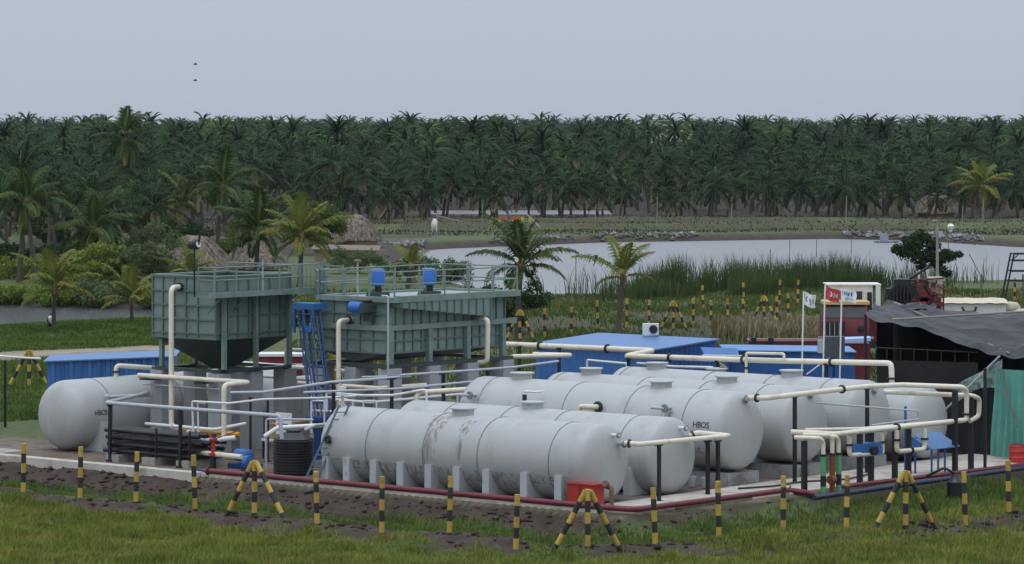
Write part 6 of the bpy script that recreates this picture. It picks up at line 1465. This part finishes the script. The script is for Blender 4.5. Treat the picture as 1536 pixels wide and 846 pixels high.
# rubble along the far shore
rs = np.random.default_rng(77); base_v = np.array([(1,0,0),(-1,0,0),(0,1,0),(0,-1,0),(0,0,1),(0,0,-1)], float); base_f = np.array([(0,2,4),(2,1,4),(1,3,4),(3,0,4),(2,0,5),(1,2,5),(3,1,5),(0,3,5)])
Vs = []; Fs = []; o = 0
shore = MAIN_POND[1:9]
for i in range(1500):
    k = rs.integers(0, len(shore)-1); u = rs.random(); (ax_, ay_), (bx_, by_) = shore[k], shore[k+1]
    x = ax_+(bx_-ax_)*u+rs.normal()*.6; y = ay_+(by_-ay_)*u+rs.normal()*.5+.2
    if vnoise(np.array([x]), np.array([0.]), 3.5, 71)[0] < .42: continue
    A = rotz(base_v*np.array([.12+.38*rs.random()**2, .12+.2*rs.random(), .08+.16*rs.random()])*(1+.3*(rs.random((6, 1))-.5)), rs.random()*6.28)+np.array([x, y, max(gz(x, y), -.7)+.08])
    Vs.append(A); Fs.append(base_f+o); o += 6
tag(np_mesh('shore_rubble', np.concatenate(Vs), np.concatenate(Fs), stone_m), 'pale stone rubble along the far shore of the pond', 'rubble', kind='stuff')
Vs = []; Fs = []; o = 0                                      # clods of turned mud on the ridge and bank
N = 0
xs = -17+34*rs.random(9000); ys = 88+28*rs.random(9000); e, wob, s_, t_ = edge_dist(xs, ys)
nz_ = vnoise(xs, ys, .8, 11)
k = ((e > .25) & (e < 1.9) & (s_ < 13)) | ((e > 5.2) & (e < 7.3) & (rs.random(9000) < .55) & ~((s_ > 13.5) & (t_ > -5))) | ((s_ > 13.5) & (t_ > 0) & (e > 6.8) & (e < 9.6))
for x, y, z in zip(xs[k], ys[k], height(xs[k], ys[k])):
    sz = .03+.10*rs.random()**2.2
    A = rotz(base_v*np.array([sz*1.4, sz, sz*.7])*(1+.5*(rs.random((6, 1))-.5)), rs.random()*6.28)+np.array([x, y, z+sz*.2]); Vs.append(A); Fs.append(base_f+o); o += 6
tag(np_mesh('mud_clods', np.concatenate(Vs), np.concatenate(Fs), M('clod', (.036, .023, .015), .95, .35, 3, c2=(.075, .05, .034), c2_amt=.35, c2_scale=1.5)), 'loose dark clods of earth on the bank and fence ridge', 'soil', kind='stuff')

# ------------------------------------------------------------------ small things far and near
for i, (x, y, h) in enumerate(((10.5,243,2.4),(14.5,252,2.0),(19.2,258,2.6),(24.0,300,2.4),(27.2,310,1.9),(31.5,322,2.3),(36.4,310,1.8),(-.6,262,1.6),(4.8,262,2.2),(40.5,322,2.0))):
    tag(MB().cyl((x, y, -1.2), (x+.05, y, -.7+h), .035, 6).build('stake', wood, origin=(x, y, -.7)), 'thin wooden stake standing in the pond, %s from left' % ORD[sorted([10.5/243,14.5/252,19.2/258,24/300,27.2/310,31.5/322,36.4/310,-.6/262,4.8/262,40.5/322]).index(x/y)], 'stake', 'stakes in the pond')
for i, (x, y, h) in enumerate(((-3.3,378,2.5),(-7.6,352,2.4),(9.0,376,2.6),(15.5,372,3.0),(24.4,386,2.4),(36.0,374,3.1),(47.5,366,2.6),(50.5,372,2.8),(56,366,2.5))):
    tag(MB().cyl((x, y, gz(x, y)-.2), (x+.1, y, gz(x, y)+h), .05, 6).build('fence_stake', M('stake_pale', (.30, .27, .22), .9), origin=(x, y, 0)), 'pale fence stake on the far bank of the pond, %s from left' % ORD[[1,0,2,3,4,5,6,7,8][i]], 'stake', 'stakes on the far bank')
tag(MB().cyl((-8.0, 366, 1.6), (-5.2, 367, .9), .07, 6).build('pole', M('pole_white', (.30, .28, .24), .8)), 'white slanting pole beside the white cow', 'pole')
tag(MB().cyl((1.6, 372, 1.6), (3.0, 370, .2), .08, 6).build('pole', MATS['pole_white']), 'white slanting pole right of the bright barriers', 'pole')
# white cow seen from behind
cz = gz(-8.1, 362); cow = thing('cow', (-8.1, 362, cz), 'white cow seen from behind under the far palms', 'cow')
me = bpy.data.meshes.new('body')
cv = [(0,0,.95),(0,.5,1.0),(0,1.0,.98),(0,1.35,1.15),(0,1.65,1.3),(0,1.9,1.2),(-.2,0,.55),(-.2,.05,.02),(.2,0,.55),(.2,-.05,.02),(-.18,1.05,.5),(-.18,1.0,.02),(.18,1.05,.5),(.18,1.1,.02),(0,-.18,.8),(0,-.22,.35)]
ce = [(0,1),(1,2),(2,3),(3,4),(4,5),(0,6),(6,7),(0,8),(8,9),(2,10),(10,11),(2,12),(12,13),(0,14),(14,15)]
me.from_pydata(cv, ce, []); me.update(); cb = bpy.data.objects.new('body', me); col.objects.link(cb); cb.parent = cow; me.materials.append(cow_m)
sk_ = cb.modifiers.new('skin', 'SKIN'); rad = [.34,.36,.32,.2,.14,.09,.13,.07,.13,.07,.11,.06,.11,.06,.03,.03]
for v, r_ in zip(me.skin_vertices[0].data, rad): v.radius = (r_, r_)
me.skin_vertices[0].data[1].use_root = True
cb.modifiers.new('sub', 'SUBSURF').levels = 1
for s in (-1, 1):
    MB().tube([(-8.1+s*.06, 363.6, cz+1.42), (-8.1+s*.2, 363.65, cz+1.58), (-8.1+s*.16, 363.7, cz+1.72)], .03, 6, r2=.008).build('horn', wood, cow)
    MB().lathe((-8.1+s*.08, 363.55, cz+1.36), (s, 0, -.15), [(0, .02), (.1, .06), (.2, .01)], 8).build('ear', cow_m, cow)
# bright barriers at the track beyond the bunds
by = 384.0; bz = gz(-1, by)
for i, (x, c, w_, l) in enumerate(((-2.3, 'y', .3, 'yellow-green striped barrier post far across the pond, leftmost of the bright barriers'), (-1.0, 'o', .75, 'orange and cream barrier frame far across the pond, second of the bright barriers'), (.45, 'o', .7, 'orange barrier frame far across the pond, third of the bright barriers'), (1.15, 'y', .3, 'yellow-green barrier post far across the pond, fourth of the bright barriers'), (2.0, 'y', .35, 'yellow-green barrier post far across the pond, rightmost of the bright barriers'))):
    o = thing('barrier', (x, by, bz), l, 'barrier', 'bright barriers across the pond')
    mt = M('barrier_yellow', (.5, .5, .05), .6) if c == 'y' else M('barrier_orange', (.45, .12, .04), .6); ml = M('barrier_cream', (.6, .5, .3), .6)
    if c == 'y':
        MB().box((x-.15, by-.1, bz), (x+.15, by+.1, bz+1.05)).build('post', mt, o); MB().box((x-.2, by-.14, bz+.45), (x+.2, by-.105, bz+.55)).build('band', ml, o)
    else:
        for k in (-1, 1): MB().box((x+k*w_/2-.09, by-.1, bz), (x+k*w_/2+.09, by+.1, bz+1.1)).build('post', ml, o)
        MB().box((x-w_/2-.15, by-.13, bz+.75), (x+w_/2+.15, by-.105, bz+1.12)).build('board', mt, o); MB().box((x-w_/2, by-.13, bz+.1), (x+w_/2, by-.105, bz+.3)).build('lower_board', mt, o)
tag(MB().cyl((-.3, by+.3, bz+.55), (1.9, by+.3, bz+.5), .05, 6).build('rail', MATS['pole_white'], origin=(0, by, bz)), 'white rail linking the bright barriers', 'rail')
# white bag on the far bank and a small raft
tag(MB().lathe((45.5, 359.5, gz(45.5, 359.5)-.05), ZUP, [(0, .15), (.1, .2), (.3, .17), (.45, .32), (.75, .36), (.95, .2), (1.0, .05)], 14).build('white_bag', M('bag_white', (.75, .74, .78), .7, .06, 3)), 'bright white tied bag standing on the far bank at right', 'bag')
rf = thing('raft', (37.8, 350, -.7), 'small floating raft with a pump at the far shore', 'raft')
MB().box((36.6, 349.5, -.78), (39, 351, -.6)).build('deck', wood, rf); MB().box((37.2, 350, -.6), (38, 350.6, .1)).build('pump', M('pump_grey', (.3, .32, .4), .6), rf)
for x in (36.9, 38.7): MB().lathe((x, 349.4, -.72), (0, 1, 0), [(0, .1), (.05, .18), (1.6, .18), (1.65, .1)], 10).build('float', blue_dark, rf)
# utility pole
up = thing('utility_pole', (27.85, 227, gz(27.85, 227)), 'pale concrete utility pole with a small lamp by the dark tree', 'utility pole')
z0 = gz(27.85, 227)
MB().tube([(27.85, 227, z0), (27.85, 227, z0+4.6)], .12, 10, r2=.07).build('pole', M('pole_concrete', (.30, .29, .27), .9), up); MB().tube([(27.85, 227, z0+4.5), (27.8, 226.9, z0+4.8), (27.5, 226.8, z0+4.75)], .03, 6).build('arm', galv, up); MB().box((27.9, 226.8, z0+3.75), (28.2, 227, z0+4.1)).build('lamp', galv, up)
for i, (x, y, h) in enumerate(((30.6, 226, 1.35), (33.9, 230, 1.2))): tag(MB().cyl((x, y, -.2), (x, y, h), .07, 8).build('stump_post', wood, origin=(x, y, 0)), 'dark wooden post on the near shore at right, %s from left' % ORD[i], 'post')
tag(MB().cyl((30.55, 226, 1.3), (29.8, 226, 2.7), .03, 6).build('leaning_stick', wood), 'thin leaning stick on the dark post by the pond', 'stick')
# birds
def bird(name, p, label, perched, group, sc_=1.0, rz=0):
    p = Vector(p); o = thing(name, p, label, 'bird', group); s = sc_
    if perched:
        MB().lathe(p+Vector((-.06*s, 0, 0)), (.25, 0, 1), [(0, .03*s), (.06*s, .09*s), (.2*s, .1*s), (.3*s, .06*s), (.36*s, .065*s), (.42*s, .03*s)], 10).build('body', bird_m, o); MB().bar(p+Vector((-.05*s, 0, .02*s)), p+Vector((-.16*s, 0, -.2*s)), .06*s, .02*s).build('tail', bird_m, o); MB().bar(p+Vector((.05*s, 0, .36*s)), p+Vector((.16*s, 0, .34*s)), .025*s).build('beak', bird_m, o)
    else:
        MB().lathe(p+Vector((-.2*s, 0, 0)), (1, 0, 0), [(0, .02*s), (.15*s, .06*s), (.3*s, .05*s), (.4*s, .02*s)], 8).build('body', bird_m, o)
        for k in (-1, 1): MB().add([p+Vector((-.05*s, 0, .02*s)), p+Vector((.12*s, 0, .02*s)), p+Vector((.05*s, k*.25*s, .14*s)), p+Vector((-.08*s, k*.45*s, .06*s))], [(0, 1, 2, 3)]).build('wing', bird_m, o)
    return o
bird('crow', (1.40, 177.2, 4.35), 'black bird perched on the right frond of the young palm', True, 'perched birds')
bird('crow', (4.42, 182.4, 3.85), 'black bird perched on the left frond of the palm behind the shed', True, 'perched birds', 1.0)
bird('flying_bird', (-27.4, 300, 16.4), 'tiny dark bird flying in the sky, upper one', False, 'flying birds', .9)
bird('flying_bird', (-27.4, 300, 15.0), 'tiny dark bird flying in the sky, lower one', False, 'flying birds', .9)
# seated person by the small palm
pz_ = gz(-24.75, 186.5); pe = thing('person', (-24.75, 186.3, pz_), 'person in a white top and dark trousers sitting beside the small palm trunk', 'person')
me = bpy.data.meshes.new('body'); pvx = [(0,0,.12),(0,.02,.35),(0,.03,.55),(0,.02,.66),(0,0,.78),(-.1,-.05,.1),(-.13,-.32,.32),(-.13,-.42,.04),(.1,-.05,.1),(.13,-.3,.34),(.13,-.42,.04),(-.16,.02,.55),(-.2,-.12,.38),(-.14,-.28,.36),(.16,.02,.55),(.2,-.12,.38),(.14,-.28,.36)]
ped = [(0,1),(1,2),(2,3),(3,4),(0,5),(5,6),(6,7),(0,8),(8,9),(9,10),(2,11),(11,12),(12,13),(2,14),(14,15),(15,16)]
me.from_pydata(pvx, ped, []); me.update(); pb_ = bpy.data.objects.new('body', me); col.objects.link(pb_); pb_.parent = pe; me.materials.append(M('trousers_dark', (.02, .02, .025), .8))
pb_.modifiers.new('skin', 'SKIN'); pr_ = [.13,.13,.14,.05,.10,.1,.07,.05,.1,.07,.05,.06,.045,.035,.06,.045,.035]
for v, r_ in zip(me.skin_vertices[0].data, pr_): v.radius = (r_, r_)
me.skin_vertices[0].data[0].use_root = True
pb_.modifiers.new('sub', 'SUBSURF').levels = 1
b = MB(); b.lathe((-24.75, 186.32, pz_+.24), ZUP, [(0, .17), (.12, .18), (.3, .2), (.38, .14), (.42, .07)], 14).build('shirt', white_paint, pe)

# yard clutter
for i, (pts, r_, mt, l) in enumerate((([(-1.2, 5.6, .05), (.5, 5.0, .06), (2.2, 5.3, .05), (4.0, 4.9, .05)], .03, black_plastic, 'black hose lying on the slab behind the second tank'),
    ([(10.9, 5.4, .09), (11.4, 6.6, .1), (11.2, 8.2, .1), (11.9, 9.6, .1), (11.5, 11.4, .1)], .03, black_plastic, 'black hose snaking over the concrete path beside the manifold'),
    ([(-5.9, -.9, .05), (-5.0, -1.2, .06), (-4.2, -.9, .05), (-3.6, -1.2, .05)], .03, blue_dark, 'dark blue hose lying in front of the pump'))):
    tag(MB().tube([C(*p) for p in pts], r_, 8, .5).build('hose', mt, origin=C(*pts[0])), l, 'hose')
sp = thing('sump_pump', C(14.6, 11.6, -.3), 'black sump pump hanging over the ditch right of the manifold', 'pump')
CB().lathe((14.6, 11.6, -.45), ZUP, [(0, .18), (.05, .26), (.5, .26), (.6, .16), (.75, .1)], 16).build('body', black_plastic, sp); CB().tube([(14.6, 11.6, .3), (14.4, 11.3, .5), (13.8, 11.2, .2)], .04, 8, .1).build('hose', black_plastic, sp)
for i, (s_, t_) in enumerate(((9.2, 5.3), (9.7, 5.35))):
    o = thing('bucket', C(s_, t_, .05), 'grey bucket beside the plinth of the third tank, %s from left' % ORD[i], 'bucket', 'buckets by the third tank')
    CB().lathe((s_, t_, .05), ZUP, [(0, .11), (.28, .15), (.3, .15), (.3, .135), (.06, .1)], 16).build('pail', grey_pipe, o); CB().tube([(s_-.14, t_, .34), (s_, t_, .46), (s_+.14, t_, .34)], .008, 6).build('handle', galv, o)

# ------------------------------------------------------------------ haze in the air
hv = bpy.data.materials.new('haze_air'); hv.use_nodes = True; t = hv.node_tree; t.nodes.clear()
ho = t.nodes.new('ShaderNodeOutputMaterial'); pv = t.nodes.new('ShaderNodeVolumePrincipled'); pv.inputs['Color'].default_value = (.80, .87, .95, 1); pv.inputs['Density'].default_value = .00004; pv.inputs['Anisotropy'].default_value = .2
t.links.new(pv.outputs[0], ho.inputs['Volume'])
hz = MB().box((-4050, -60, -4.0), (4050, 5050, 27)).build('haze', hv); hz['kind'] = 'stuff'; hz['label'] = 'thin pale haze in the air over the whole scene'; hz['category'] = 'haze'
